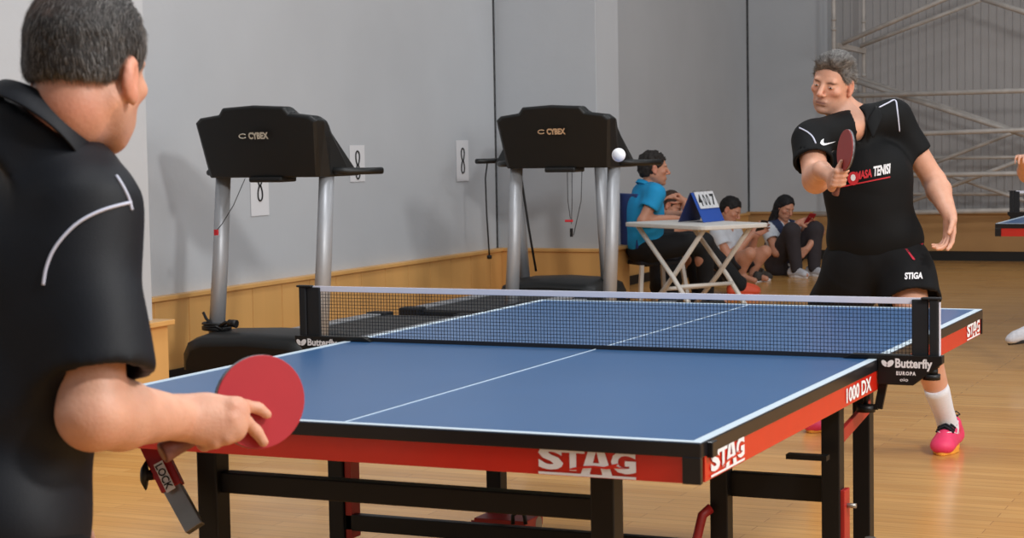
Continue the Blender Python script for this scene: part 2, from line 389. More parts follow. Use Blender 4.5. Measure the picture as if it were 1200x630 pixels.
# ---- head in a local frame: x its right, y forward, z up, origin at eye level
def head_prims(s, O, R, k=1.0, ears=True, ed=0):
    g = lambda x, y, z: O+R@(np.array([x, y, z])*k)
    s.ell(g(0, -.014, .032), np.array([.076, .094, .086])*k, R, .02)
    s.ell(g(0, .018, -.02), np.array([.066, .07, .092])*k, R, .02)
    for e in (-1, 1):
        s.cone(g(e*.049, -.012, -.05), g(e*.019, .056, -.096), .021*k, .018*k, .02)
        s.ell(g(e*.043, .058, -.022), np.array([.021, .019, .016])*k, R, .016)
        s.ell(g(e*.026, .058, -.07), np.array([.018, .016, .02])*k, R, .02)
    s.ell(g(0, .07, -.1), np.array([.021, .02, .017])*k, R, .014)
    s.cone(g(-.036, .076, .021), g(.036, .076, .021), .0105*k, .0105*k, .012)
    for e in (-1, 1): s.ell(g(e*.031, .094, .001), np.array([.017, .014, .011])*k, R, .009, sub=True)
    for e in (-1, 1): s.ell(g(e*.031, .073, .0), np.array([.015, .0135, .011])*k, R, .004)
    s.cone(g(0, .084, .012), g(0, .11, -.03), .0085*k, .0115*k, .008)
    for e in (-1, 1): s.ell(g(e*.012, .095, -.036), np.array([.0075, .011, .0075])*k, R, .004)
    s.ell(g(0, .072, -.066), np.array([.029, .02, .02])*k, R, .012)
    s.cone(g(-.02, .087, -.063), g(.02, .087, -.063), .0048*k, .0048*k, .004); s.cone(g(-.016, .087, -.0735), g(.016, .087, -.0735), .0056*k, .0056*k, .004)
    s.cone(g(-.024, .0945, -.0682), g(.024, .0945, -.0682), .002*k, .002*k, .003, sub=True)
    if ears:
        for e in (-1, 1):
            s.ell(g(e*.079, -.008, -.006-ed), np.array([.010, .019, .033])*k, R, .006)
            s.ell(g(e*.088, -.002, -.003-ed), np.array([.007, .010, .02])*k, R, .004, sub=True)
            s.ell(g(e*.079, .0, -.033-ed), np.array([.008, .010, .012])*k, R, .004)
def head_color(O, R, k, base, hairc, P, C, stubble=.25):
    q = (P-O)@R/k; x, y, z = q.T; lip = np.exp(-((x/.023)**2)**2-((z+.068)/.008)**2)*(y > .07)
    C = C*(1-lip[:, None]*.55)+lip[:, None]*.55*np.array([.36, .11, .1]); ml = np.exp(-((x/.024)**2)**2-((z+.0685)/.0022)**2)*(y > .07); C = C*(1-ml[:, None]*.6)
    st = np.clip((-.045-z)/.02, 0, 1)*np.clip((z+.135)/.02, 0, 1)*(y > -.02)*stubble; C = C*(1-st[:, None]*np.array([.5, .42, .32]))
    for e in (-1, 1):
        xx = (x-e*.032); zc = .0185-.004*np.abs(xx*e-.0)/.02; br = np.exp(-(xx/.019)**4-((z-zc)/.0042)**2)*(y > .04)
        C = C*(1-br[:, None]*.85)+br[:, None]*.85*np.array(hairc)
    ck = (np.exp(-((np.abs(x)-.042)/.02)**2-((z+.025)/.022)**2)+np.exp(-(x/.014)**2-((z+.03)/.014)**2))*(y > .03); C = C*(1-ck[:, None]*np.array([.0, .14, .14]))
    er = (np.abs(x) > .072)*(np.abs(z) < .05)*(y > -.04); C = C*(1-er[:, None]*np.array([0, .16, .16])); return C
def eyes(O, R, k, parent, look=(0, 1, 0)):
    g = lambda x, y, z: O+R@(np.array([x, y, z])*k)
    for e in (-1, 1):
        b = MB(); b.sphere(g(e*.031, .0752, -.001), np.array([.0125, .0125, .0042])*k, 16, R); ob = b.build('eye', 'eye_w', parent); ob['label'] = 'eye'
        c = MB(); c.sphere(g(e*.031+look[0]*.006, .0835, -.001+look[2]*.002), np.array([.0052, .0048, .0042])*k, 12, R); c.build('iris', 'eye_d', ob)
# ---- hand: wrist W, direction of the fingers D, palm normal N (out of the palm), thumb side T
def hand_prims(s, W, D, N, T, k=1.0, curl=(.35, .4, .45, .5), spread=.06, thumb=(.6, .3)):
    D = nrm(D); N = nrm(N-D*(np.array(N)@D)); T = nrm(T-D*(np.array(T)@D)-N*(np.array(T)@N))
    c = W+D*.05*k
    s.cone(W-D*.01*k, W+D*.03*k, .026*k, .03*k, .015, flat=(N, .62))
    s.cone(W+D*.03*k+T*.014*k, W+D*.082*k+T*.022*k, .024*k, .021*k, .012, flat=(N, .62))
    s.cone(W+D*.03*k-T*.012*k, W+D*.078*k-T*.02*k, .023*k, .02*k, .012, flat=(N, .62))
    L = [(.042, .026, .02), (.047, .029, .021), (.043, .027, .02), (.034, .02, .018)]
    for i in range(4):
        off = (1.5-i)*.0205*k; p = W+D*(.092-abs(i-1.2)*.004)*k+T*off; ang = curl[i]*.6; d0 = nrm(D+T*(1.5-i)*spread)
        a = 0; r = (.0098, .0092, .0083, .0072)
        for j in range(3):
            a += curl[i]*(.7, 1.0, .7)[j]; dd = d0*math.cos(a)+N*math.sin(a); q = p+dd*L[i][j]*k; s.cone(p, q, r[j]*k*(.88 if i == 3 else 1), r[j+1]*k*(.88 if i == 3 else 1), .004); p = q
    p = W+D*.022*k+T*.02*k; d = nrm(D*.55+T*thumb[0]+N*thumb[1]); q = p+d*.042*k; s.cone(p, q, .0165*k, .0115*k, .012)
    d = nrm(D*.8+T*thumb[0]*.4+N*thumb[1]); q2 = q+d*.032*k; s.cone(q, q2, .011*k, .0098*k, .004); d = nrm(D*.9+N*thumb[1]*1.3); s.cone(q2, q2+d*.024*k, .0098*k, .008*k, .004)
def arm_prims(s, S, E, Wr, ru=.052, re=.041, rw=.027):
    s.cone(S, E, ru, re, .02); d = nrm(Wr-E); m = E+(Wr-E)*.28; s.cone(E, m, re, re*1.08, .02); s.cone(m, Wr, re*1.08, rw, .02)
def leg_prims(s, H, K, A, toe, rt=.088, rk=.057, ra=.037, foot=True):
    s.cone(H, K, rt, rk, .03); d = nrm(A-K); b = nrm(np.cross(np.cross(d, toe-A), d)); m = K+(A-K)*.3-b*.018
    s.cone(K, m, rk*.93, rk*1.0, .02); s.cone(m, A, rk*1.0, ra, .02)
    if foot: s.cone(A+np.array([0, 0, -.02]), toe, .034, .024, .02)
def torso_prims(s, J, w=1.0, infl=0.0, d=1.0, low=True):
    R = J['R']; P, C, Nk = J['pelvis'], J['chest'], J['neck']
    if low: s.ell(P, np.array([.165*w, .118*d, .12])+infl, R, .04)
    mid = P*.5+C*.5; s.ell(mid, np.array([.155*w, .122*d, .17])+infl, R, .06); s.ell(C, np.array([.168*w, .12*d, .17])+infl, R, .06)
    a, b = J['shR'], J['shL']; s.cone(a*.9+b*.1, b*.9+a*.1, .052+infl, .052+infl, .05)
    for q in (a, b): s.cone(Nk-R[:, 2]*.02, q, .05+infl, .05+infl, .04)
# ------------------------------------------------------------------ the hall
WX, FY = -4.2, 16.05          # left wall plane, far wall plane
def struct(o, label=None): o['kind'] = 'structure'; return o
struct(MB().box((3, 8, -.05), (24, 34, .1)).build('floor', 'floor'))
struct(MB().box((WX-.1, 6, 3.5), (.2, 28, 7)).build('wall_left', 'wall'))
struct(MB().box(((WX-3.4)/2-.0, FY+.1, 3.5), (3.4+WX+.0 if False else .82, .2, 7)).build('wall_far', 'wall_far')) if False else None
far_x1 = -3.36
struct(MB().box(((WX-.2+far_x1)/2, FY+.15, 3.5), (far_x1-WX+.2, .3, 7)).build('wall_far', 'wall_far'))
# corrugated sheet wall to the right
rows = []; n = 0; xs_ = []
x = far_x1
while x < 9.0:
    for dx, dy in ((0, 0), (.04, 0), (.047, -.01), (.06, -.01), (.067, 0)): xs_.append((x+dx, dy))
    x += .08
b = MB(); b.grid([[(q[0], FY+.32+q[1], z) for q in xs_] for z in (0, 7)])
b.box((3, FY+.46, 3.5), (13, .2, 7)); o = b.build('wall_far_corrugated', 'corr'); struct(o)
for p in o.data.polygons: p.use_smooth = False
struct(MB().box((far_x1+.02, FY+.16, 3.5), (.04, .34, 7)).build('trim_1', 'wall_far'))
# far wainscot: boards, cap, black base
b = MB(); b.box((2.4, FY-.0+.1, .29), (13.2, .26, .38)); struct(b.build('trim_2', 'pine_far'))
struct(MB().box((2.4, FY+.09, .49), (13.25, .32, .025)).build('trim_3', 'pine_far', bevel=.005))
struct(MB().box((2.4, FY+.105, .05), (13.2, .25, .1)).build('baseboard_far', 'blackbase'))
# wall joints (dark cracks)
b = MB(); b.box((WX+.003, 9.7, 3.5), (.012, .018, 7)); struct(b.build('trim_4', 'joint'))
b = MB(); b.box((WX+.01, FY-.004, 3.5), (.02, .012, 7)); struct(b.build('trim_5', 'joint'))
# pillars
PX = -3.38
for i, (y0, y1) in enumerate(((3.0, 4.09), (9.74, 10.2))):
    o = MB().box(((WX+PX)/2, (y0+y1)/2, 3.5), (PX-WX, y1-y0, 7)).build('wall_pillar', 'wall', bevel=.004); struct(o)
    t = .05; b = MB(); b.box(((WX+PX)/2+t/2, (y0+y1)/2, .275), (PX-WX+t, y1-y0+2*t, .39)); o = b.build('trim_%d' % (6+i*3), 'pine', bevel=.003); struct(o)
    b = MB(); b.box(((WX+PX)/2+t/2+.01, (y0+y1)/2, .4825), (PX-WX+t+.04, y1-y0+2*t+.04, .025)); struct(b.build('trim_%d' % (7+i*3), 'pine', bevel=.004))
    struct(MB().box(((WX+PX)/2+t/2, (y0+y1)/2, .04), (PX-WX+t+.005, y1-y0+2*t+.005, .08)).build('baseboard_left', 'blackbase'))
# left wainscot with vertical boards
def wains(y0, y1, nm):
    b = MB(); y = y0
    while y < y1:
        w = min(.33, y1-y); b.box((WX+.022, y+w/2, .275), (.044, w-.006, .39)); y += .33
    b.box((WX+.015, (y0+y1)/2, .275), (.03, y1-y0, .385)); struct(b.build(nm, 'pine', bevel=.002))
    struct(MB().box((WX+.03, (y0+y1)/2, .4825), (.07, y1-y0, .025)).build('trim_12', 'pine', bevel=.004))
    struct(MB().box((WX+.03, (y0+y1)/2, .04), (.06, y1-y0, .08)).build('baseboard_left', 'blackbase'))
wains(4.2, 9.69, 'trim_13'); wains(10.25, 15.92, 'trim_14')
# ---- scaffold in front of the sheet wall
sc = thing('scaffold', 'grey tube scaffold standing against the corrugated far wall', 'scaffold', (0, 15.6, 0))
def onY(px, py, Y):
    d = FW+RT*(px-600)/FPX+UP*(315-py)/FPX; return CAM+d*(Y-CAM[1])/d[1]
def pipe(a, c, r, nm='tube', Y1=None, Y0=None):
    A = onY(a[0], a[1], Y0); B = onY(c[0], c[1], Y1 if Y1 else Y0); o = MB().tube([A-[0, 15.6, 0], B-[0, 15.6, 0]], r, 12).build(nm, 'pipe', sc); return o
def pipe_ext(a, c, r, Y0, e0=0, e1=0, nm='brace'):
    A = onY(*a, Y0); B = onY(*c, Y0); d = B-A; return MB().tube([A-d*e0-[0, 15.6, 0], B+d*e1-[0, 15.6, 0]], r, 12).build(nm, 'pipe', sc)
def upright(px, py, Y, r):
    p = onY(px, py, Y); b = MB().tube([(p[0], Y-15.6, 0), (p[0], Y-15.6, 4.6)], r, 14); b.box((p[0], Y-15.6, .006), (.12, .12, .012))
    for z in (.9, 1.9, 2.35, 2.45): b.tube([(p[0], Y-15.6, z), (p[0], Y-15.6, z+.03)], r*1.25, 12)
    b.build('upright', 'pipe', sc)
upright(977, 30, 15.35, .022); upright(1012, 30, 15.95, .02)
for xx in (1290,): upright(xx, 30, 15.35, .022); upright(xx+34, 30, 15.95, .02)
pipe_ext((987, 51), (1112, -3), .024, 15.45, 0, .6); pipe_ext((1008, 54), (1150, 0), .022, 15.8, 0, 0)
pipe_ext((1150, -2), (1200, 14), .028, 15.5, 0, 1.2)
o = MB().bar(onY(980, 53, 15.5)-[0, 15.6, 0], onY(1013, 60, 15.9)-[0, 15.6, 0], .05, .05).build('bracket', 'pipe', sc)
pipe_ext((996, 88), (1200, 156), .022, 15.85, .1, .8); pipe_ext((996, 93), (1172, 149), .025, 15.5, .1, 1.2)
pipe_ext((1000, 112), (1200, 106), .025, 15.4, .12, .8, 'rail'); pipe_ext((1060, 157), (1200, 152), .024, 15.35, .6, .8, 'rail')
pipe_ext((1105, 187), (1188, 155), .02, 15.8, .6, .9); pipe_ext((1083, 185), (1200, 184), .018, 15.9, .8, .8, 'rail')
pipe_ext((1080, 231), (1200, 186), .021, 15.6, .4, .8); pipe_ext((1073, 205), (1200, 203), .024, 15.35, .7, .8, 'rail')
pipe_ext((1114, 206), (1183, 229), .02, 15.75, .5, 1); pipe_ext((1100, 227), (1200, 227), .018, 15.9, .8, .8, 'rail')
pipe_ext((1060, 249), (1200, 246), .026, 15.6, .8, .8, 'rail')
# ---- papers with an 8 on the left wall
def eight(yc, zc, label, w=.2, h=.3, z2=0):
    t = thing('wall_notice', label, 'notice', (WX+.004, yc, zc), 0, None)
    MB().box((0, 0, 0), (.002, w, h)).build('sheet', 'paper', t)
    b = MB()
    for s_ in (-1, 1):
        c = .045*s_+z2; path = []
        for i in range(25):
            a = 2*math.pi*i/24; path.append((.003, .024*math.sin(a)*(1-.25*math.cos(a)*s_*-1), c+.046*math.cos(a)))
        b.tube(path, .0055, 6, cap=False)
    b.build('number', 'ink', t); return t
# ------------------------------------------------------------------ table tennis table
HT = .76
def stag_polys():
    R = lambda x0, y0, x1, y1: [(x0, y0), (x1, y0), (x1, y1), (x0, y1)]
    L = []
    L += [[(.44, .18), (.53, .18), (.61, 1.05), (.53, 1.05)], [(.59, 1.05), (.67, 1.05), (.76, .18), (.66, .18)], R(.53, .42, .66, .55), [(.53, .9), (.53, 1.05), (.67, 1.05), (.66, .9)]]   # A
    L += [R(0, .1, 1.0, .18)]
    return L
def stag_logo(o, ex, ey, parent):
    P = []; f = []
    for q in stag_polys():
        n = len(P); P += [v+nrm(np.cross(ex, ey))*.00008*len(f) for v in subdiv_poly(q, o, ex, ey)]; f.append(tuple(range(n, n+len(q))))
    print_poly('logo', P, f, ex, ey, 'white', parent, None, .0015)
    for t_, x0, w_ in (('S', 0, .26), ('T', .24, .24), ('G', .75, .25)):
        print_text('logo_letter', t_, np.array(o)+np.array(ex)*x0+np.array(ey)*.26, np.array(ex)*w_, np.array(ey)*.74, 'white', parent, bold=.045, lift=.0016+.0002*x0)
    deer = [(.28, .27), (.36, .36), (.46, .44), (.58, .47), (.68, .45), (.74, .52), (.84, .60), (.80, .5), (.9, .42), (.78, .42), (.70, .38), (.58, .40), (.47, .36), (.37, .29)]
    P = subdiv_poly(deer, o, ex, ey); print_poly('logo_deer', P, [tuple(range(len(P)))], ex, ey, 'apron', parent, None, .0028)
def butterfly_logo(o, ex, ey, parent, europa=True):
    """o lower left of the wording, ex full width, ey full height (wings + word)"""
    o, ex, ey = [np.array(q, float) for q in (o, ex, ey)]
    y0 = .5 if europa else .1; h = .5 if europa else .8
    for i, (cx_, ang, rx, ry) in enumerate(((.06, -.85, .075, .04), (.17, .75, .085, .046))):
        A = np.linalg.norm(ex); poly = []
        for k in range(20):
            a = 2*math.pi*k/20; u, v = rx*A*math.cos(a), ry*A*math.sin(a)*1.15; X = u*math.cos(ang)-v*math.sin(ang); Y = u*math.sin(ang)+v*math.cos(ang)
            poly.append(o+ex*cx_+ey*(y0+h*.5)+nrm(ex)*X+nrm(ey)*Y)
        print_poly('logo_wing', poly, [tuple(range(20))], ex, ey, 'white', parent)
    print_text('logo_word', 'Butterfly', o+ex*.27+ey*(y0-.08*h), ex*.72, ey*h*1.05, 'white', parent, bold=.035)
    if europa:
        print_text('logo_word', 'EUROPA', o+ex*.29+ey*.26, ex*.38, ey*.17, 'white', parent, bold=.05, space=1.3)
        print_text('logo_word', 'oio', o+ex*.36+ey*.0, ex*.16, ey*.14, 'white', parent, bold=.01)
def tt_table(origin, label, detail=True, mirror=False):
    T = thing('table_tennis_table', label, 'table tennis table', origin)
    hw, L = .7625, 2.74
    for half in (0, 1):
        y0 = 0 if half == 0 else L/2+.004; y1 = L/2-.004 if half == 0 else L; ym = (y0+y1)/2
        tp = MB().box((0, ym, HT-.011), (2*hw-.002, y1-y0, .022)).build('tabletop', 'blue', T)
        lw = .02; e = .0012
        def strip(x0, x1, a, c): MB().box(((x0+x1)/2, (a+c)/2, HT+e/2), (x1-x0, c-a, e)).build('white_line', 'line', tp)
        strip(-hw, -hw+lw, y0, y1); strip(hw-lw, hw, y0, y1); strip(-.0015, .0015, y0 if half else y0+lw, y1-lw if half else y1)
        strip(-hw+lw, hw-lw, y0, y0+lw) if half == 0 else strip(-hw+lw, hw-lw, y1-lw, y1)
        z0 = HT-.028
        ed = MB(); yo = 0 if half == 0 else L
        ed.box((0, yo+(.004 if half == 0 else -.004), HT-.0145), (2*hw+.002, .012, .027))
        for s_ in (-1, 1):
            ed.box((s_*(hw-.004), ym, HT-.0145), (.012, y1-y0, .027)); ed.box((s_*(hw-.0165), yo+(.0025 if half == 0 else -.0025), HT-.052), (.036, .014, .051))
        ed.build('edge_band', 'edge', T, bevel=.0015)
        ap = MB(); sgn = 1 if half == 0 else -1
        ap.box((0, yo+sgn*.012, HT-.0525), (2*hw-.064, .018, .05))
        ap.build('apron', 'apron', T, bevel=.001)
        for s_ in (-1, 1):
            ap = MB().box((s_*(hw-.008), ym+sgn*.012, HT-.0525), (.015, y1-y0-.03, .05)).build('apron', 'apron', T, bevel=.001)
    # net set
    YN = L/2
    N = thing('net_assembly', None, None); N.parent = T
    b = MB(); z0, z1 = HT+.008, HT+.1405; xe = .85
    nx = 180 if detail else 60
    for i in range(nx+1):
        xx = -xe+2*xe*i/nx; b.box((xx, YN, (z0+z1)/2), (.0012, .001, z1-z0))
    for j in range(1, 14): b.box((0, YN, z0+(z1-z0)*j/14), (2*xe, .001, .0012))
    b.build('netting', 'net', N)
    MB().box((0, YN, HT+.147), (2*(xe+.03), .003, .016)).build('top_tape', 'tape', N, bevel=.001)
    MB().box((0, YN, HT+.0055), (2*xe, .003, .011)).build('bottom_cord', 'net', N)
    for s_ in (-1, 1):
        MB().box((s_*.868, YN-.002, HT+.078), (.042, .01, .146)).build('net_sleeve', 'netcloth', N, bevel=.003)
        pb = MB(); pb.box((s_*.9025, YN, HT+.067), (.022, .022, .172)); pb.box((s_*.896, YN-.004, HT+.154), (.05, .02, .006)); pb.build('post', 'netcloth', N, bevel=.003)
        if s_ == 1: MB().box((.9165, YN-.004, HT+.07), (.003, .008, .15)).build('post_edge', 'tape', N)
        poly = [(.675, .001), (.70, .013), (.925, .013), (.925, -.006), (.853, -.062), (.765, -.062), (.765, .001)]
        poly = [(s_*p[0], p[1]) for p in poly]
        pl = MB(); pl.prism(poly, (0, YN-.02, HT), (1, 0, 0), (0, 0, 1), (0, 1, 0), 0, .03); pl.build('clamp_plate', 'legblack', N, bevel=.002)
        if detail:
            if s_ == 1: butterfly_logo((.775, YN-.0205, HT-.052), (.128, 0, 0), (0, 0, .058), N)
            else: butterfly_logo((-.918, YN-.0205, HT-.022), (.135, 0, 0), (0, 0, .032), N, False)
        c = MB(); c.tube([(s_*.895, YN, HT-.035), (s_*.895, YN, HT-.02)], .016, 14); c.tube([(s_*.895, YN, HT-.048), (s_*.895, YN, HT-.034)], .022, 16); c.build('strap_knob', 'legblack', N)  # knob shape stands in for the far player's black knee strap, mirrored left
        c = MB(); c.bar((s_*.775, YN, HT-.06), (s_*.762, YN, HT-.125), .02, .012, (0, 1, 0)); c.bar((s_*.762, YN, HT-.122), (s_*.72, YN, HT-.122), .02, .012); c.tube([(s_*.73, YN, HT-.12), (s_*.73, YN, HT-.075)], .006, 10); c.tube([(s_*.73, YN, HT-.135), (s_*.73, YN, HT-.118)], .024, 14); c.build('screw_clamp', 'legblack', N)
    return T
T1 = tt_table((0, 0, 0), 'large blue table tennis table with red and black edge and net in the foreground')
stag_logo((.435, .0025, HT-.082), (.2, 0, 0), (0, 0, .06), T1)
stag_logo((.7627, .055, HT-.079), (0, .205, 0), (0, 0, .055), T1)
stag_logo((.7627, 2.49, HT-.079), (0, .2, 0), (0, 0, .055), T1)
print_text('print', '1000 DX', (.7627, 1.05, HT-.07), (0, .24, 0), (0, 0, .036), 'white', T1, bold=.03)
MB().box((.769, .05, HT-.018), (.012, .03, .03)).build('corner_pad', 'edge', T1, bevel=.002)
# near support frame
fr = 'legblack'
for x in (-.475, .475):
    MB().box((x, .25, .355), (.052, .055, .71)).build('leg', fr, T1, bevel=.004)
    MB().tube([(x, .25, .0), (x, .25, .02)], .035, 16).build('leg_foot', 'rubber_black', T1)
MB().box((0, .26, .57), (.9, .04, .046)).build('cross_beam', fr, T1, bevel=.003)
MB().box((-.06, 1.18, .285), (1.3, .03, .045)).build('cross_beam', fr, T1, bevel=.003)
MB().box((.55, 1.2, .455), (.24, .03, .062)).build('cross_beam', fr, T1, bevel=.003)
for x, y in ((-.69, 1.18), (.41, 1.18), (.695, 1.18), (.665, 1.6), (-.41, 1.6), (-.665, 1.9)):
    if x < -.6 and y > 1.5: continue
    MB().box((x, y, .39), (.046, .046, .7)).build('leg', fr, T1, bevel=.003)
    # castor under each rear leg
    w = MB(); w.tube([(x-.012, y, .04), (x+.012, y, .04)], .04, 20); w.build('castor', 'rubber_black', T1)
MB().box((-.655, 1.19, .42), (.02, .05, .36)).build('red_rail', 'redsteel', T1, bevel=.002)
MB().box((.722, 1.19, .36), (.012, .05, .2)).build('red_rail', 'redsteel', T1, bevel=.002)
MB().box((.695, 1.165, .22), (.05, .03, .2)).build('red_rail', 'redsteel', T1, bevel=.002)
MB().box((.745, 1.35, .255), (.07, .2, .05)).build('red_box', 'redsteel', T1, bevel=.004)
for z in (.42, .33): MB().tube([(.72, 1.19, z), (.75, 1.19, z)], .006, 8).build('bolt', 'steel', T1)
MB().tube([(.745, 1.35, .28), (.745, 1.35, .31)], .014, 10).build('bolt', 'steel', T1)
MB().bar((.70, 1.2, .575), (.685, 1.58, .61), .012, .035).build('red_link', 'redsteel', T1, bevel=.002)
MB().box((.655, 1.1, .55), (.1, .03, .012)).build('latch', fr, T1)
MB().tube([(.395, 1.14, .40), (.38, 1.12, .385), (.372, 1.1, .33), (.385, 1.1, .22), (.41, 1.1, .08)], .014, 10, ry=.6).build('release_handle', 'redsteel', T1)
b = MB(); b.tube([(-.42, .4, .0+.3), (-.42, .4, .3)], .01) if False else None
# folding strut with the LOCK sticker
A0 = at(178, 520, 4.17); A1 = at(205, 578, 4.15); A2 = at(232, 612, 4.12)
A1 = A0+(at(203, 572, 4.14)-A0); sdir = nrm(A1-A0)
st = MB().bar(A0-sdir*.03, A1, .03, .05, up=np.cross(sdir, FW)).build('lock_strut', 'redsteel', T1, bevel=.002)
MB().bar(A1, at(229, 619, 4.1), .024, .042, up=np.cross(sdir, FW)).build('strut_tube', 'steel', T1, bevel=.002)
sx = nrm(np.cross(sdir, -FW)); mid = A0+(A1-A0)*.70
pp = mid-FW*.028
stk = MB().box(pp, (.022, .07, .001), np.stack([sx, sdir, np.cross(sx, sdir)], 1)).build('lock_sticker', 'white', st)
print_text('print', 'LOCK', pp-sdir*.03-FW*.002+sx*.009*(1 if sx@RT > 0 else -1)*-1, sdir*.06, (sx if sx@RT > 0 else -sx)*.018, 'ink', st, bold=.02)
kn = MB(); q = mid+sdir*.0; kn.tube([q-RT*.01, q-RT*.04], .011, 12); kn.build('knob_stem', 'redsteel', T1)
kn = MB(); kn.tube([q-RT*.028, q-RT*.042, q-RT*.046, q-RT*.056], [.011, .012, .034, .018], 18); kn.build('lock_knob', 'rubber_black', T1)
# wheel chassis seen between the beams
p = at(596, 610, 5.3)
b = MB(); b.box((p[0], p[1], p[2]), (.16, .12, .03)); b.bar((p[0]-.05, p[1], p[2]), (p[0]-.14, p[1]-.05, p[2]-.03), .08, .012); b.build('wheel_bracket', 'redsteel', T1, bevel=.002)
wq = at(626, 613, 5.3); MB().tube([(wq[0]-.015, wq[1], wq[2]), (wq[0]+.015, wq[1], wq[2])], .022, 18).build('castor', 'steel', T1)
b = MB(); hp = [at(x, y, 5.2) for x, y in ((601, 614), (601, 604), (606, 599), (613, 600), (615, 606), (616, 614))]; b.tube(hp, .006, 8); b.build('hook', fr, T1)
b = MB(); b.bar((-.41, 1.6, .1), (-.41, 1.45, .24), .03, .03); b.build('red_link', 'redsteel', T1)
# second table, at the right edge of the view
T2 = tt_table((.565, 8.3, 0), 'blue table tennis table in the distance, cut off by the right edge', detail=False)
for x in (-.55, .55):
    for y in (.35, 2.39):
        MB().box((x, y, .355), (.05, .05, .71)).build('leg', fr, T2, bevel=.003)
for y in (.35, 2.39): MB().box((0, y, .5), (1.1, .03, .045)).build('cross_beam', fr, T2)
# ------------------------------------------------------------------ treadmills (local: x across, y to the user, z up)
def treadmill(label, rear=False, L=1.75):   # wordmark tint differs
    t = thing('treadmill', label, 'treadmill')
    h = MB(); # motor hood, rounded
    prof = [(-.39, .15), (-.39, .25), (-.36, .31), (-.28, .335), (0, .345), (.28, .335), (.36, .31), (.39, .25), (.39, .15)]
    rows = []
    for y, k, dz in ((-.24, .9, -.1), (-.22, .97, -.03), (-.12, 1, 0), (.15, 1, 0), (.3, .98, -.03), (.36, .93, -.09)):
        rows.append([(x*k, y, max(.15, z+dz*(z > .2)*.6)) for x, z in prof])
    h.grid(rows); n0 = len(rows[0]); h.f += [tuple(range(n0)), tuple(range(5*n0, 6*n0))]; h.sm += [False]*2
    h.build('motor_hood', 'tmblack', t)
    MB().box((0, .04, .085), (.66, .36, .15)).build('hood_base', 'tmblack', t, bevel=.01)
    for s_ in (-1, 1): MB().tube([(s_*.36, -.15, .0), (s_*.36, -.15, .03)], .03, 12).build('level_foot', 'rubber_black', t)
    MB().box((0, (.3+L)/2, .2), (.72, L-.3, .1)).build('deck_frame', 'tmblack', t, bevel=.01)
    MB().box((0, (.3+L)/2, .252), (.52, L-.3, .012)).build('belt', 'belt', t)
    for s_ in (-1, 1):
        MB().box((s_*.31, (.32+L)/2, .257), (.1, L-.34, .02)).build('side_rail', 'tmpost', t, bevel=.004)
        MB().box((s_*.3, L+.02, .235), (.14, .12, .08)).build('end_cap', 'tmblack', t, bevel=.012); MB().tube([(s_*.28, L-.1, 0), (s_*.28, L-.1, .16)], .03, 12).build('rear_foot', 'rubber_black', t)
        p = MB(); p.tube([(s_*.318, .0, .3), (s_*.318, .06, .72), (s_*.318, .11, 1.17)], [.05, .048, .046], 20, ry=.8, up=(0, 1, 0)); p.build('upright', 'tmpost', t)
        p = MB(); p.tube([(s_*.33, .1, 1.175), (s_*.42, .14, 1.172), (s_*.48, .22, 1.17), (s_*.53, .32, 1.17)], [.02, .019, .018, .018], 12); p.build('handrail', 'tmblack', t)
    # console shell: leaning face, wide at the bottom
    def outline(w0, w1, zt):
        return [(-w0, 0), (w0, 0), (w1*1.0, .24*zt), (w1*1.02, .29*zt), (w1*.93, .315*zt), (w1*.6, .33*zt), (w1*.52, .365*zt), (0, .375*zt), (-w1*.52, .365*zt), (-w1*.6, .33*zt), (-w1*.93, .315*zt), (-w1*1.02, .29*zt), (-w1*1.0, .24*zt)]
    c = MB(); rows = []
    for w0, w1, k, yb, yt in ((.315, .345, .97, -.0, -.1), (.335, .362, 1, .012, -.085), (.36, .372, 1, .08, -.035), (.38, .35, .99, .26, .0), (.365, .32, .93, .38, .03)):
        rows.append([(x, yb+(yt-yb)*z/.375, 1.145+z) for x, z in outline(w0, w1, k)])
    c.grid(rows, closed=True); n0 = len(rows[0]); c.f += [tuple(range(n0)), tuple(range(4*n0, 5*n0))]; c.sm = [False]*len(c.f)
    co = c.build('console', 'tmblack', t, bevel=.014, seg=3)
    MB().box((.02, .06, 1.135), (.2, .16, .03)).build('console_pod', 'tmblack', t, bevel=.01)
    # side cheeks in lighter grey
    # wordmark on the face
    o = np.array([-.085, -.076, 1.345]); ey = np.array([0, -.08/.375*.036, .036]); oo = o+np.array([0, -.0045, 0])
    lt = print_text('logo_word', 'CYBEX', oo+np.array([.055, 0, 0]), (.12, 0, 0), ey, 'logot' if rear else 'logo', t, bold=.05)
    ring = MB(); pts = []
    for i in range(14):
        a = .7+i*.38; pts.append(oo+np.array([.022+.022*math.cos(a), -.002-.13/.375*.017, .017+.011*math.sin(a)]))
    ring.tube(pts, .0028, 6); ring.build('logo_ring', 'logot' if rear else 'logo', t)
    return t
tm1 = treadmill('treadmill standing by the left wall, the nearer one, with a cable wound round its post')
tm2 = treadmill('treadmill with console back to us just left of the white folding table', True, 1.1)
tm3 = treadmill('treadmill turned round with its hood by the pillar, behind another console')
tm3.location = (-3.33, 8.98, 0); tm3.rotation_euler = (0, 0, math.pi)
def place(t, px, D, rz):
    p = at(px, 300, D); t.location = (p[0], p[1], 0); t.rotation_euler = (0, 0, rz)
place(tm1, 311, 9.8, 0); place(tm2, 655, 11.2, 0)
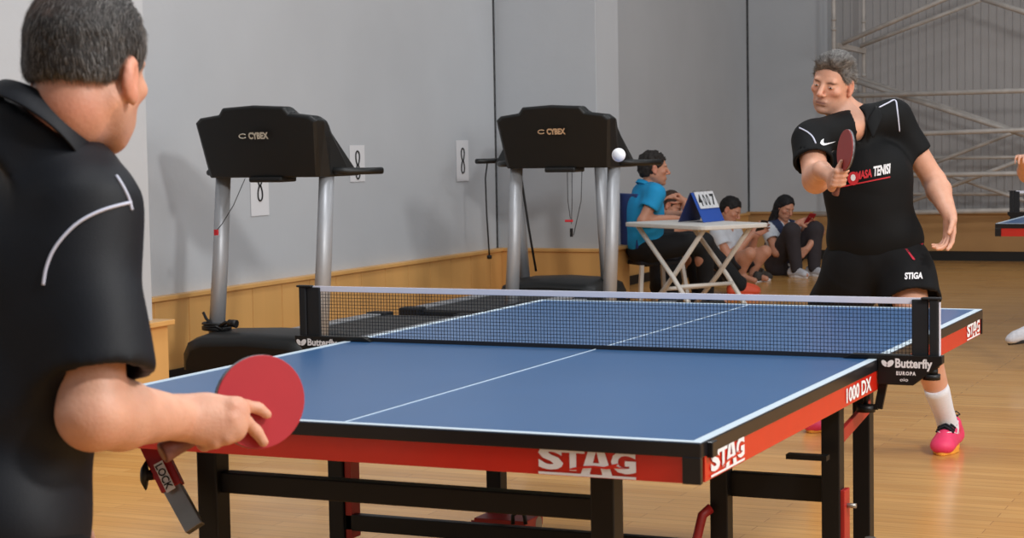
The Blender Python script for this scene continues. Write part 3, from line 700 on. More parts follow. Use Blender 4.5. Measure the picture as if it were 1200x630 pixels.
# cables and safety cords belonging to the machines
b = MB(); pth = []
for i in range(60):
    a = i*.42; pth.append((-.318+.075*math.cos(a), .005+.07*math.sin(a), .335+.0006*i+.008*math.sin(a*.37)))
b.tube(pth, .007, 6); b.tube([(-.39, -.01, .43), (-.36, -.03, .40), (-.3, -.06, .37), (-.25, -.05, .35)], .008, 6); b.build('power_cable', 'cable', tm1)
b = MB(); b.tube([(-.26, -.05, .365), (-.22, -.06, .385), (-.19, -.06, .385)], .01, 8); b.tube([(-.2, -.06, .385), (-.15, -.06, .38)], [.018, .022], 10); b.build('plug', 'cable', tm1)
b = MB(); b.tube([(-.1, -.02, 1.14), (-.17, -.03, 1.0), (-.24, -.04, .9), (-.265, -.05, .87)], .0022, 5); b.build('safety_cord', 'cable', tm1)
b = MB(); b.box((-.268, -.05, .86), (.02, .014, .03)); b.build('safety_clip', 'redprint', tm1)
b = MB(); b.tube([(.50, .2, 1.17), (.52, .2, 1.05), (.515, .2, .8), (.5, .2, .5)], .006, 6); b.tube([(.5, .2, .5), (.5, .2, .475)], .018, 8); b.build('power_cable', 'cable', tm3)
b = MB(); b.tube([(.27, .16, 1.14), (.26, .14, 1.0), (.235, .1, .7), (.2, .06, .38)], .009, 6); b.build('power_cable', 'cable', tm3)
for dx in (0, .03, .095): 
    b = MB(); b.tube([(.05+dx, .03, 1.13), (.055+dx*.9, .02, .95), (.07+dx*.2, .02, .84-dx)], .0022, 5); b.build('safety_cord', 'cable', tm2)
MB().box((.06, .02, .83), (.05, .014, .014)).build('safety_clip', 'redprint', tm2, bevel=.003); MB().box((.075, .02, .76), (.016, .01, .05)).build('safety_clip', 'cable', tm2)
eight(9.12, 1.17, 'tall white sheet with a black 8 alone on the wall between the treadmills', .2, .3)
e1 = eight(6.35, 1.03, 'white sheet with a black loop half hidden under the near treadmill console', .2, .28, .04)
e2 = eight(7.55, 1.18, 'white sheet with a black loop behind the right handle of the near treadmill', .2, .24, -.01)
# ------------------------------------------------------------------ white folding table and scoreboard
c0 = np.array([-2.27, 8.93]); wt = thing('folding_table', 'white plastic folding garden table with crossed legs by the pillar', 'table', (-2.7, 9.6, 0))
def w2(x, y): return np.array([x, y])
dl = np.array([-.84, .54]); dl /= np.linalg.norm(dl); dr = np.array([-.0+.54, .84]); dr /= np.linalg.norm(dr)
Rw = np.array([[-dl[0], dr[0], 0], [-dl[1], dr[1], 0], [0, 0, 1]]); ctr = np.array([*(c0+dl*.48+dr*.3), .69])
LW = lambda x, y, z: ctr-np.array([-2.7, 9.6, 0])+Rw@np.array([x, y, z-.715])
poly = []
for cx_, cy_, a0 in ((.41, .23, 0), (-.41, .23, 90), (-.41, -.23, 180), (.41, -.23, 270)):
    for i in range(5): a = math.radians(a0+i*22.5); poly.append((cx_+.07*math.cos(a), cy_+.07*math.sin(a)))
b = MB(); b.prism(poly, LW(0, 0, .7), Rw[:, 0], Rw[:, 1], (0, 0, 1), 0, .03); b.build('table_top', 'plastic_white', wt, bevel=.006)
for sy in (-.24, .24):
    MB().tube([LW(-.36, sy, .7), LW(.05, sy, .35), LW(.38, sy, .02)], .017, 10).build('leg', 'plastic_white', wt)
    MB().tube([LW(.36, sy*.86, .7), LW(.0, sy*.86, .35), LW(-.38, sy*.86, .02)], .017, 10).build('leg', 'plastic_white', wt)
for x, z, k in ((.12, .29, 1), (-.1, .26, .86), (-.38, .03, .86), (.38, .03, 1)): MB().tube([LW(x, -.24*k, z), LW(x, .24*k, z)], .014, 10).build('crossbar', 'plastic_white', wt)
# scoreboard: folded easel with number cards
sb = at(822, 262, 13.5); sb[2] = .7075
SBo = thing('flip_scoreboard', 'blue folding flip scoreboard with white number cards on the white table', 'scoreboard', sb)
ex = nrm(np.array([RT[0]*.58+FW[0]*.81, RT[1]*.58+FW[1]*.81, 0])); ez = np.array([0, 0, 1.]); ey = np.cross(ez, ex)        # ex along the board, ey across the fold
H_ = .21; wB = .3
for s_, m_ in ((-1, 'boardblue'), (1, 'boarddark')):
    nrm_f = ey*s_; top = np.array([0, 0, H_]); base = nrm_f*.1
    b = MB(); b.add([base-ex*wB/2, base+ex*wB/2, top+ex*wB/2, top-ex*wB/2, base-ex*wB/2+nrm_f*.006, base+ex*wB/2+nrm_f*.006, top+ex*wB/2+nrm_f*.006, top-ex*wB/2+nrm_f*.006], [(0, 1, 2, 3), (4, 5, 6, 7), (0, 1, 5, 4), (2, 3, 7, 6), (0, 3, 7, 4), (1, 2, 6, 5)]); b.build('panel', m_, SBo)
    up_ = nrm(top-base); 
    if s_ == -1:
        n_ = nrm(np.cross(ex, up_)); n_ = n_ if n_@ey*s_ > 0 else -n_
        for i, (dx, ww, tx) in enumerate(((-.125, .075, '4'), (-.045, .045, '0'), (.005, .045, '0'), (.055, .085, '7'))):
            o = base+up_*.1+ex*dx+n_*.012; cd_ = MB(); cd_.prism([(0, 0), (ww, 0), (ww, .13), (0, .13)], o, ex, up_, n_, -.002, .002); q = cd_.build('number_card', 'paper', SBo)
            oo = o+ex*ww*.15+up_*.02+n_*.001; print_text('number', tx, oo, ex*ww*.7, up_*.09, 'ink', q, bold=.04)
        for dx in (-.1, .01, .1): MB().tube([top+ex*dx+ey*.012*math.cos(a)+ez*.012*math.sin(a) for a in np.linspace(0, 6.3, 13)], .002, 5).build('ring', 'steel', SBo)
# ------------------------------------------------------------------ rackets and ball
def racket(name, label, C, n, hd, red='rubber', D=.157):
    n = nrm(n); hd = nrm(hd-n*(np.array(hd)@n)); s_ = np.cross(hd, n); t = thing(name, label, 'table tennis racket', C)
    def disc(r, a0, a1, N_=40):
        poly = [(r*.96*math.sin(2*math.pi*i/N_), -r*math.cos(2*math.pi*i/N_)) for i in range(N_)]; b = MB(); b.prism(poly, (0, 0, 0), s_, hd*-1, n, a0, a1); return b
    r = D/2
    disc(r, -.003, .003).build('blade', 'edgetape', t, bevel=.001)
    disc(r-.0005, .003, .0068).build('rubber', red, t, bevel=.001).name = 'rubber'
    disc(r-.0005, -.0068, -.003).build('rubber', 'rubber_black', t, bevel=.001)
    b = MB(); b.prism([(-.03, -.06), (.03, -.06), (.014, -.1), (-.014, -.1)], (0, 0, 0), s_, hd*-1, n, -.003, .003); b.build('blade_neck', 'wood', t)
    h = MB(); h.tube([hd*(r-.01), hd*(r+.03), hd*(r+.08), hd*(r+.1), hd*(r+.104)], [.012, .0135, .0155, .0175, .0165], 18, ry=.78, up=s_); h.build('handle', 'wood_dark', t)
    h = MB(); h.tube([hd*(r+.1035), hd*(r+.1055)], [.0125, .012], 14, ry=.75, up=s_); h.build('handle_cap', 'wood', t); return t, s_, hd, n
RA_C = at(304, 470.5, 3.02)
nA = -FW*math.cos(.56)+math.sin(.56)*(RT*1.0+UP*.05)
rkA, sA, hA, nA = racket('table_tennis_racket', 'red racket held by the near player in dark polo, over the table corner', RA_C, nA, -RT*.92-UP*.36)
RB_C = at(991.5, 176, 6.97); nB = nrm(-FW*.2-RT*.97+UP*.06)
rkB, sB, hB, nB = racket('table_tennis_racket', 'dark red racket seen edge-on in the hand of the far player', RB_C, nB, -UP*.86-RT*.2+FW*.42, 'rubber_dark')
bc = at(725, 181.5, 6.0)
tag(MB().sphere((0, 0, 0), .0222, 32).build('table_tennis_ball', 'ball'), 'white ball in mid air in front of the far treadmill console', 'ball').location = bc
#PEOPLE
# ------------------------------------------------------------------ people
ZU = np.array([0, 0, 1.0])
SK = np.array(srgb(220, 165, 138)[:3]); SKD = np.array(srgb(200, 142, 115)[:3])
def strands(name, O, R, k, surf_o, count, length, width, colf, flow, region, parent, lift=.35, curl=0):
    """short hairs as thin curved blades rooted on the hair mass"""
    me = surf_o.data; off = np.array(surf_o.location); n = len(me.vertices); co = np.empty(n*3); me.vertices.foreach_get('co', co); co = co.reshape(-1, 3)+off
    no = np.empty(n*3); me.vertices.foreach_get('normal', no); no = no.reshape(-1, 3); q = (co-O)@R/k; idx = np.nonzero(region(q))[0]
    rs = np.random.RandomState(5); pick = rs.choice(idx, count); V = []; F = []; Cc = []
    for i in pick:
        p = co[i]+(rs.rand(3)-.5)*.004; nn = no[i]; lq = q[i]; d = R@flow(lq, rs); d = d-nn*(d@nn); d = d/(np.linalg.norm(d)+1e-9)+(rs.rand(3)-.5)*.5; d = nrm(d+nn*lift)
        s_ = nrm(np.cross(d, nn)); L = length*(.6+.8*rs.rand()); c = colf(lq, rs); m = len(V)
        for t in (0, .5, 1):
            c_ = p-nn*.001+d*L*t-nn*L*.42*t*t+s_*curl*math.sin(t*4+lq[0]*60)*L; w = width*(1-.75*t); V += [c_-s_*w, c_+s_*w]; Cc += [c, c]
        F += [(m, m+1, m+3, m+2), (m+2, m+3, m+5, m+4)]
    h = bpy.data.meshes.new(name); h.from_pydata([tuple(v) for v in V], [], F); a = h.color_attributes.new('col', 'FLOAT_COLOR', 'POINT'); a.data.foreach_set('color', np.hstack([np.array(Cc), np.ones((len(Cc), 1))]).ravel())
    o = link(name, h, 'strand', parent); o['kind'] = 'stuff'; return o
def person(name, label, cat='person'):
    return name, label
def sleeve(q, S_, c, r0, r1, th=.017, depth=.05):
    d = nrm(c-S_); q.cone(S_, S_+d*.05, r0, r0, .03); q.cone(S_, c, r0, r1, .02, cap=True); q.cone(c-d*depth, c+d*.05, r1-th-.002, r1-th, .004, sub=True, cap=True)
def collar(P, top, axis_up, fwd, r0, r1, hgt, open_a, m, parent, tips=.03, surfname='collar', droop=.0, ell=1.0):
    """folded polo collar: a strip round the neck, tips at the front"""
    U = nrm(axis_up); Fd = nrm(fwd-U*(np.array(fwd)@U)); S_ = np.cross(Fd, U); rows = [[], [], [], []]
    for i in range(41):
        t = -1+2*i/40; a = t*(math.pi-open_a); c, s_ = math.cos(a), math.sin(a); dirv = -Fd*c+S_*s_          # a=0 at the back
        fr_ = abs(t)**3; e = 1+(ell-1)*abs(s_)
        h = hgt; base = top-U*(fr_*.055+droop*(1-c)/2)
        rows[0].append(base+dirv*(r0*.97)*e-U*h*.7); rows[1].append(base+dirv*r0*e+U*.004); rows[2].append(base+dirv*(r0*.4+r1*.6)*e-U*h*.4); rows[3].append(base+dirv*(r1+tips*.35*fr_)*e-U*(h+tips*abs(t)**6)-Fd*0)
    b = MB(); b.grid(rows); o = b.build(surfname, m, parent); md = o.modifiers.new('s', 'SOLIDIFY'); md.thickness = .0035; md.offset = 0; sb = o.modifiers.new('ss', 'SUBSURF'); sb.levels = 1; sb.render_levels = 1; return o
def tube_on(name, pts, r, surf, m, parent, n=60, flat=.5):
    """a cord laid on cloth through measured points"""
    pts = [np.array(p) for p in pts]; out = []
    for i in range(len(pts)-1):
        p0 = pts[max(i-1, 0)]; p1 = pts[i]; p2 = pts[i+1]; p3 = pts[min(i+2, len(pts)-1)]
        for j in range(8):
            t = j/8; out.append(.5*((2*p1)+(p2-p0)*t+(2*p0-5*p1+4*p2-p3)*t*t+(3*p1-p0-3*p2+p3)*t**3))
    out.append(pts[-1]); Q = np.array([surf(p, .001) for p in out])
    for _ in range(2): Q[1:-1] = Q[1:-1]*.5+(Q[:-2]+Q[2:])*.25
    return MB().tube(list(Q), r, 8).build(name, m, parent)
# ================= near player, seen from behind =================
D0 = 2.86
near = thing('person', 'grey-haired man in dark polo seen from behind, holding a red racket', 'person')
phi = math.radians(21); hF = nrm(FW*math.cos(phi)+RT*math.sin(phi)-UP*.10); hR = frame(hF, nrm(UP+RT*.02)); hO = at(104, 80, D0-.02); hk = 1.03
tphi = math.radians(52); tF = nrm(FW*math.cos(tphi)+RT*math.sin(tphi)); tU = nrm(ZU+tF*.16); tR = frame(tF, tU)
neck = at(52, 156, 2.88)
J = dict(R=tR, neck=neck, shR=at(99, 243, 2.79), shL=neck-tR[:, 0]*.165-tU*.08, chest=neck-tU*.24+tF*.0, pelvis=neck-ZU*.585-tF*.12)
elR = at(110, 484, 2.72); wrR = at(212, 489, 2.93)
s = SDF(); torso_prims(s, J, 1.05, 0)
s.cone(neck-tU*.02, hO-hR[:, 2]*.07*hk-hR[:, 1]*.03, .056, .056, .02)
s.cone(hO-hR[:, 2]*.05-hR[:, 1]*.045, neck+tU*.01-tF*.01, .046, .046, .03)
head_prims(s, hO, hR, hk, ed=.012)
arm_prims(s, J['shR'], elR, wrR, .056, .047, .033)
s.ell(elR+(elR-wrR)*.02-UP*.004, (.042, .042, .042), None, .03)
elL = J['shL']+nrm(-ZU-tF*.1)*.29; wrL = elL+nrm(-ZU*.9+tF*.3)*.25
arm_prims(s, J['shL'], elL, wrL); hand_prims(s, wrL, wrL-elL, tR[:, 0], tF, 1.0)
for e in (-1, 1):
    hip = J['pelvis']+tR[:, 0]*e*.1-ZU*.06; an = np.array([hip[0], hip[1], .09])+tR[:, 0]*e*.16+tF*(.22 if e < 0 else -.12); kn_ = (hip+an)/2+tF*.06; J['kn%d' % e] = kn_; J['hip%d' % e] = hip; J['an%d' % e] = an
    leg_prims(s, hip, kn_, an, np.array([an[0], an[1], .035])+tF*.15)
# right hand closed on the handle, two fingers laid along the red rubber
hand_c = at(250, 492, 2.95); fd = nrm(at(285, 497, 2.95)-wrR)
s.cone(wrR, at(240, 489, 2.945), .031, .037, .02, flat=(nA, .75)); s.cone(at(238, 486, 2.945), at(276, 481, 2.955), .031, .024, .015, flat=(nA, .75)); s.cone(at(238, 498, 2.94), at(272, 500, 2.95), .03, .026, .015, flat=(nA, .8))
surfp = lambda x, y, off: (lambda d: CAM+d*(((RA_C+nA*off-CAM)@nA)/(d@nA)))(FW+RT*(x-600)/FPX+UP*(315-y)/FPX)
def finger(pts, rr):
    for i in range(len(pts)-1): s.cone(pts[i], pts[i+1], rr[i], rr[i+1], .004)
finger([at(272, 475, 2.945), surfp(287, 475, .02), surfp(303, 478, .0175), surfp(313, 485.5, .0155)], [.0125, .0108, .0098, .0085])      # index
finger([at(271, 490, 2.94), surfp(288, 494, .022), surfp(300, 505, .0175), surfp(309, 518, .0155)], [.013, .0115, .0105, .0088])          # middle
hq = lambda t, u, v: RA_C+hA*t+sA*u+nA*v                    # along the handle, across, out of the face
for t_, rr in ((.098, .0108), (.119, .0102)):               # ring and little finger curled round the handle
    k0 = at(266 if t_ < .11 else 252, 512 if t_ < .11 else 517, 2.94)
    finger([at(262 if t_ < .11 else 246, 503 if t_ < .11 else 506, 2.94), k0, hq(t_-.004, -.02 if sA@UP > 0 else .02, .002), hq(t_-.004, 0, -.022), hq(t_, .012 if sA@UP > 0 else -.012, -.019)], [.0125, .0118, rr, rr, .0085])
finger([at(243, 478, 2.95), hq(.09, .02 if sA@UP > 0 else -.02, -.012), hq(.06, .014 if sA@UP > 0 else -.014, -.02)], [.016, .0125, .0095])         # thumb on the back side
def colA(P):
    C = np.tile(SK, (len(P), 1)); C = head_color(hO, hR, hk, SK, (.08, .07, .065), P, C, .3); q = (P-hO)@hR/hk
    red = np.exp(-((q[:, 1]+.07)/.05)**2-((q[:, 2]+.075)/.04)**2); C = C*(1-red[:, None]*np.array([.05, .2, .2]))
    nz = vnoise(P, 45)*.16; C = C*(1+nz[:, None]*np.array([.5, .9, 1])); kk = np.exp(-np.sum((P-at(284, 478, 2.94))**2, 1)/.02**2); return np.clip(C*(1-kk[:, None]*np.array([0, .08, .08])), 0, 1)
hb, eb = hO, wrR
bA = flesh('body', s, .008, 'skin', near, fine=((( min(hO[0], wrR[0])-.12, max(hO[0], wrR[0])+.16, .0045),), ((min(hO[1], wrR[1])-.16, max(hO[1], wrR[1])+.18, .0045),), ((wrR[2]-.09, hO[2]+.15, .0045),)), color=colA, it=2)
eyes(hO, hR, hk, near)
# hair mass + short hairs
def hair_sdf(O, R, k, infl, nape=-.062, front=.062, temple=.0):
    h = SDF(); g = lambda x, y, z: O+R@(np.array([x, y, z])*k)
    h.ell(g(0, -.014, .034), (np.array([.077, .096, .088])+infl)*k, R, .02); h.ell(g(0, -.045, -.015), (np.array([.066, .056, .062])+infl*.6)*k, R, .02)
    h.plane(g(0, front, .04), R@nrm([0, 1, -.35]), k=.012); h.plane(g(0, .03, -.012+temple), R@nrm([0, .72, -.72]), k=.01); h.plane(g(0, -.06, nape), R@nrm([0, .1, -1]), k=.01)
    for e in (-1, 1):
        h.ell(g(e*.082, -.006, -.016), np.array([.02, .026, .034])*k, R, .006, sub=True)
    return h
hs = hair_sdf(hO, hR, hk, .006, nape=-.03)
def hcolA(q, rs=None):
    g = np.clip((q[1]-.0)/.05, 0, 1)*.6+np.clip((.01-q[2])/.06, 0, 1)*.15+.12; bald = math.exp(-((q[0]+.02)/.036)**2-((q[1]+.06)/.04)**2)*(q[2] > .06)
    v = rs.rand()**1.6; c = np.array([.02, .018, .017])+(g*1.5+.16)*v*np.array([.55, .52, .50]); return c*(1-bald*.6)+bald*.6*np.array([.32, .2, .15])
def hcolA_v(P):
    q = (P-hO)@hR/hk; g = np.clip(q[:, 1]/.05, 0, 1)*.25+.02; C = np.array([.022, .02, .02])+g[:, None]*np.array([.35, .33, .32])
    b_ = (np.exp(-((q[:, 0]+.02)/.04)**2-((q[:, 1]+.055)/.045)**2)*(q[:, 2] > .05)); n_ = np.clip(vnoise(P, 160)*1.5+.6, 0, 1); b_ = (b_*n_)[:, None]; C = C*(1-b_)+b_*np.array([.34, .2, .15])
    low = np.clip((-.035-q[:, 2])/.03, 0, 1)[:, None]*.5; return C*(1-low)+low*SKD*.6
hA_o = flesh('hair', hs, .0045, 'hair', near, color=hcolA_v, disp=lambda P: vnoise(P, 90)*.004)
flow = lambda q, rs: np.array([q[0]*4, -.5 if q[2] > .06 else .1, -1.0 if q[2] < .08 else -.3])
strands('hair_strands', hO, hR, hk, hA_o, 20000, .016, .0005, hcolA, flow, lambda q: (q[:, 2] > -.06), near, .35)
# polo
sh = SDF(); hem = J['shR']+(elR-J['shR'])*.83+RT*.012; sleeve(sh, J['shR'], hem, .072, .084, .024, .035)
sleeve(sh, J['shL'], J['shL']+(elL-J['shL'])*.72, .072, .082, .018)
cax = nrm(ZU*.8+tF*.6); cc_ = at(61, 142, 2.85); sh.cone(neck-cax*.07, cc_+cax*.004, .115, .101, .03, cap=True)
torso_prims(sh, J, 1.07, .016); sh.ell(J['pelvis'], (.185, .15, .16), tR, .05)
sh.plane(J['pelvis']-ZU*.13, -ZU, k=.01)
fA = folds(.009, 5); shA = flesh('polo_shirt', sh, .008, 'navy', near, disp=fA, it=3)
collar(None, cc_+cax*.012, cax, tF, .09, .112, .046, .35, 'navy', near, tips=.03, ell=1.0)
snA = snapper(shA)
tube_on('piping', [at(x, y, 2.7) for x, y in ((51, 334), (55, 312), (66, 288), (90, 262), (120, 246), (153, 237))], .0025, snA, 'piping', near)
tube_on('piping', [at(x, y, 2.7) for x, y in ((136, 206), (144, 219), (151, 234), (154, 246))], .0025, snA, 'piping', near)
# shorts, socks, shoes (below the frame)
def shorts(J, tR, parent, m='shorts', leg=.62, r0=.115, r1=.125, disp=None, w=1.0, voxel=.009):
    q = SDF()
    for e in (-1, 1):
        h, k_ = J['hip%d' % e], J['kn%d' % e]; sleeve(q, h, h+(k_-h)*leg, r0, r1, .02, .06)
    q.ell(J['pelvis']-tR[:, 2]*.03, (.185*w, .135*w, .13), tR, .04)
    q.plane(J['pelvis']+ZU*.12, ZU, k=.01); return flesh('shorts', q, voxel, m, parent, disp=disp or folds(.004, 8), it=3)
def shoe(an, toe_dir, parent, m, sole, lace=None, k=1.0, label=None, z0=0.0, name='shoe', h=.005, pitch=0):
    """trainer on the ground under the ankle: upper over a rim sole; local frame ty forward"""
    ty = nrm([toe_dir[0], toe_dir[1], pitch]); tx = nrm(np.cross(ty, ZU)); tz = np.cross(tx, ty); o = np.array([an[0], an[1], z0])-ty*.05*k
    g = lambda x, y, z: o+tx*x*k+ty*y*k+tz*z*k
    s1 = SDF(); s1.cone(g(0, -.02, .034), g(0, .17, .03), .038*k, .042*k, .03, flat=(tz, .7)); s1.cone(g(0, -.015, .05), g(0, .03, .085), .036*k, .037*k, .02); s1.cone(g(0, .03, .075), g(0, .15, .045), .033*k, .03*k, .025)
    s1.ell(g(0, -.02, .05), np.array([.034, .03, .045])*k, np.stack([tx, ty, tz], 1), .02); s1.plane(g(0, 0, .008), -tz); s1.cone(g(0, .012, .085), g(0, .012, .13), .031*k, .033*k, .004, sub=True)
    up_ = flesh(name, s1, h, m, parent, it=2)
    b = MB(); P_ = []
    for i in range(28):
        a = 2*math.pi*i/28; yy = math.cos(a); P_.append((.041*math.sin(a)*(1.08 if yy > 0 else .86)*(1-.12*(yy > .7)), .075+.128*yy))
    b.prism(P_, g(0, 0, 0), tx*k, ty*k, tz*k, 0, .022); so = b.build('sole', sole, up_, bevel=.004)
    if lace:
        top = snapper(up_, -tz); b = MB()
        rows = [[top(g(x, y, .0), .003) for x in (-.019, -.01, 0, .01, .019)] for y in np.linspace(.03, .135, 9)]
        b.grid(rows)
        for i in range(6):
            y = .035+i*.018; b.tube([top(g(-.027, y, 0), .003), top(g(-.012, y+.008, 0), .008), top(g(.0, y, 0), .009), top(g(.012, y+.008, 0), .008), top(g(.027, y, 0), .003)], .0042*k, 6)
        c0_ = top(g(0, .045, 0), .012)
        b.tube([c0_, c0_-tx*.03+tz*.012, c0_-tx*.045, c0_-tx*.03-tz*.006, c0_], .003, 5); b.tube([c0_, c0_+tx*.03+tz*.012, c0_+tx*.045-tz*.004, c0_+tx*.02-tz*.004], .003, 5)
        b.build('lacing', lace, up_)
        for sx in (-1, 1):
            w = MB(); w.tube([top(g(sx*.031, .05, 0), .001), top(g(sx*.034, .08, 0), .001), top(g(sx*.026, .12, 0), .001), top(g(sx*.012, .155, 0), .001)], .0022, 5); w.build('shoe_trim', 'white', up_)
    return up_
def sock(K, A, t, parent, m='sock', r0=.045, r1=.043):
    p = K+(A-K)*t; q = MB(); rings = [p, p+(A-p)*.12, p+(A-p)*.6, A, A-np.array([0, 0, .03])]; q.tube(rings, [r0, r0+.002, r1, r1+.001, r1], 20); return q.build('sock', m, parent)
shorts(J, tR, near, leg=.7)
for e in (-1, 1):
    shoe(J['an%d' % e], tF, near, 'lshoe', 'white', h=.007); sock(J['kn%d' % e], J['an%d' % e], .55, near)
# ================= far player at the other end =================
far = thing('person', 'grey-haired man in black polo and shorts reaching forward with a racket', 'person')
DB = 7.6
F2 = nrm(-FW*.80-RT*.60-UP*.24); R2 = frame(F2, nrm(UP+RT*.17-FW*.22)); O2 = at(976, 97, DB); k2 = 1.0
tF = nrm(-FW*.96-RT*.22-UP*.1); tU = nrm(ZU*1-RT*.10-FW*.30); tR = frame(tF, tU)
neck = at(1005, 137, DB+.04)
J = dict(R=tR, neck=neck, shR=at(950, 163, DB-.12), shL=at(1047, 136, DB+.1), chest=at(1016, 212, DB+.06), pelvis=at(1026, 292, DB+.12))
elR = at(956, 211, 7.33); wrR = at(963, 199, 7.12); elL = at(1095, 212, DB+.12); wrL = at(1113, 252, DB-.06)
J['hip1'] = at(1000, 322, DB+.14); J['hip-1'] = at(1058, 318, DB+.08)        # 1 = his right (left in the picture)
J['an-1'] = np.array([.285, 4.56, .09]); J['an1'] = np.array([-.36, 4.96, .09]); J['kn-1'] = at(1076, 388, 7.52); J['kn1'] = at(963, 400, 7.95)
s = SDF(); torso_prims(s, J, 1.0, 0)
s.cone(neck-tU*.04, O2-R2[:, 2]*.06-R2[:, 1]*.02, .062, .057, .03); s.cone(neck, O2-R2[:, 2]*.085+R2[:, 1]*.03, .045, .04, .03)
head_prims(s, O2, R2, k2)
arm_prims(s, J['shR'], elR, wrR, .055, .05, .033); arm_prims(s, J['shL'], elL, wrL, .055, .046, .029)
hand_prims(s, wrL, at(1112, 292, DB-.12)-wrL, -RT*.85-FW*.3, -FW*.8-RT*.5, 1.05, curl=(.25, .5, .6, .65), spread=.08, thumb=(.45, .25))
for e in (-1, 1): leg_prims(s, J['hip%d' % e], J['kn%d' % e], J['an%d' % e], np.array([J['an%d' % e][0], J['an%d' % e][1], .04])-FW*np.array([1, 1, 0])*.14-RT*np.array([1, 1, 0])*(.03 if e < 0 else -.04), .085, .06, .036)
# gripping hand: palm behind the handle, fingers wrapped
hq = lambda t, u, v: RB_C+hB*t+sB*u+nB*v
pc = hq(.115, 0, 0); s.cone(wrR, pc-FW*.0+RT*-.014-FW*-.012, .031, .03, .02); s.cone(hq(.095, 0, 0)-RT*.016+FW*.006, hq(.15, 0, 0)-RT*.016+FW*.006, .021, .021, .015)
for i, t_ in enumerate((.088, .107, .126, .143)):
    a0 = hq(t_, 0, 0)-RT*.022+FW*.004; pts = [a0-FW*0, hq(t_, 0, 0)-RT*.02-FW*.026, hq(t_, 0, 0)+RT*.006-FW*.03, hq(t_-.004, 0, 0)+RT*.022-FW*.012]
    rr = [.0115, .0105, .0098, .0085]
    for j in range(3): s.cone(pts[j], pts[j+1], rr[j], rr[j+1], .004)
s.cone(hq(.12, 0, 0)-RT*.015+FW*.01, hq(.085, 0, 0)+FW*.018+RT*.004, .0145, .0115, .01); s.cone(hq(.085, 0, 0)+FW*.018+RT*.004, hq(.06, 0, 0)+FW*.012+RT*.014, .0115, .009, .004)
s.cone(hq(.098, 0, 0)-RT*.02-FW*.004, hq(.068, 0, 0)-RT*.014-FW*.016, .0108, .0098, .004); s.cone(hq(.068, 0, 0)-RT*.014-FW*.016, hq(.045, 0, 0)-RT*.009-FW*.012, .0098, .0082, .004)
def colB(P):
    C = np.tile(SK*.97, (len(P), 1)); C = head_color(O2, R2, k2, SK, (.07, .05, .04), P, C, .38); nz = vnoise(P, 40)*.14; return np.clip(C*(1+nz[:, None]*np.array([.5, .9, 1])), 0, 1)
allp = np.array([O2, wrR, wrL+(0, 0, -.1)])
flesh('body', s, .009, 'skin', far, fine=(((O2[0]-.12, O2[0]+.13, .0032), (wrR[0]-.03, wrR[0]+.12, .0045), (wrL[0]-.06, wrL[0]+.1, .0045)), ((O2[1]-.13, O2[1]+.14, .0032), (wrR[1]-.1, wrR[1]+.1, .0045), (wrL[1]-.1, wrL[1]+.12, .0045)), ((O2[2]-.14, O2[2]+.14, .0032), (wrR[2]-.08, wrR[2]+.08, .0045), (wrL[2]-.2, wrL[2]+.04, .0045))), color=colB, it=2)
eyes(O2, R2, k2, far, look=(-.25, 0, -.4))
hs = SDF(); g = lambda x, y, z: O2+R2@(np.array([x, y, z])*k2)
hs.ell(g(0, -.014, .037), np.array([.084, .1, .09]), R2, .02); hs.ell(g(0, -.045, -.015), np.array([.073, .06, .065]), R2, .02); hs.ell(g(0, .045, .09), np.array([.062, .045, .034]), R2, .02); hs.ell(g(-.03, .02, .108), np.array([.05, .06, .026]), R2, .02)
hs.plane(g(0, .062, .058), R2@nrm([0, .75, -.66]), k=.012); hs.plane(g(0, .035, -.012), R2@nrm([0, .8, -.6]), k=.01); hs.plane(g(0, -.06, -.062), R2@nrm([0, .1, -1]), k=.01)
for e in (-1, 1): hs.ell(g(e*.082, -.004, -.006), np.array([.02, .024, .032]), R2, .006, sub=True)
def hcolB(q, rs):
    v = rs.rand()**1.3; side = np.clip((.05-q[2])/.06, 0, 1); return np.array([.05, .045, .042])+v*(.28+.3*side)*np.array([1, .97, .93])
def hB_v(P):
    n_ = np.clip(vnoise(P, 110)+vnoise(P, 50)+.45, 0, 1)[:, None]; return np.array([.05, .045, .042])+n_*np.array([.22, .21, .2])
hB_o = flesh('hair', hs, .0045, 'hair', far, color=hB_v, disp=lambda P: vnoise(P*np.array([1, 1, 1]), 55)*.012)
strands('hair_strands', O2, R2, k2, hB_o, 9000, .024, .0006, hcolB, lambda q, rs: np.array([q[0]*3+.2, -.7, .4 if q[1] > .03 and q[2] > .05 else -.6]), lambda q: q[:, 2] > -.06, far, .5, .12)
# polo
sh = SDF(); sleeve(sh, J['shR'], J['shR']+(elR-J['shR'])*.6, .072, .084, .018); sleeve(sh, J['shL'], J['shL']+(elL-J['shL'])*.6, .064, .069, .018)
torso_prims(sh, J, 1.04, .012); sh.ell(J['pelvis']+tU*.05, (.188, .135, .14), tR, .05)
sh.plane(J['pelvis']-tU*.045, nrm(-tU-tR[:, 0]*.3), k=.01)
sh.ell(neck+tF*.085-tU*.03, (.034, .05, .07), tR, .012, sub=True)
shB = flesh('polo_shirt', sh, .0075, 'black', far, disp=folds(.006, 7), it=3)
collar(None, neck+tU*.04+tF*.01, nrm(tU*.8-tF*.25+(O2-neck)*2), tF-tR[:, 0]*-.2, .07, .094, .042, .55, 'black', far, tips=.045)
snB = snapper(shB); A_ = lambda x, y: at(x, y, 7.45)
tube_on('piping', [A_(*p) for p in ((937, 150), (945, 154), (952, 160), (956, 168))], .0032, snB, 'piping', far)
tube_on('piping', [A_(*p) for p in ((1030, 126), (1040, 121), (1049, 117.5), (1051.5, 130), (1054, 154))], .0032, snB, 'piping', far)
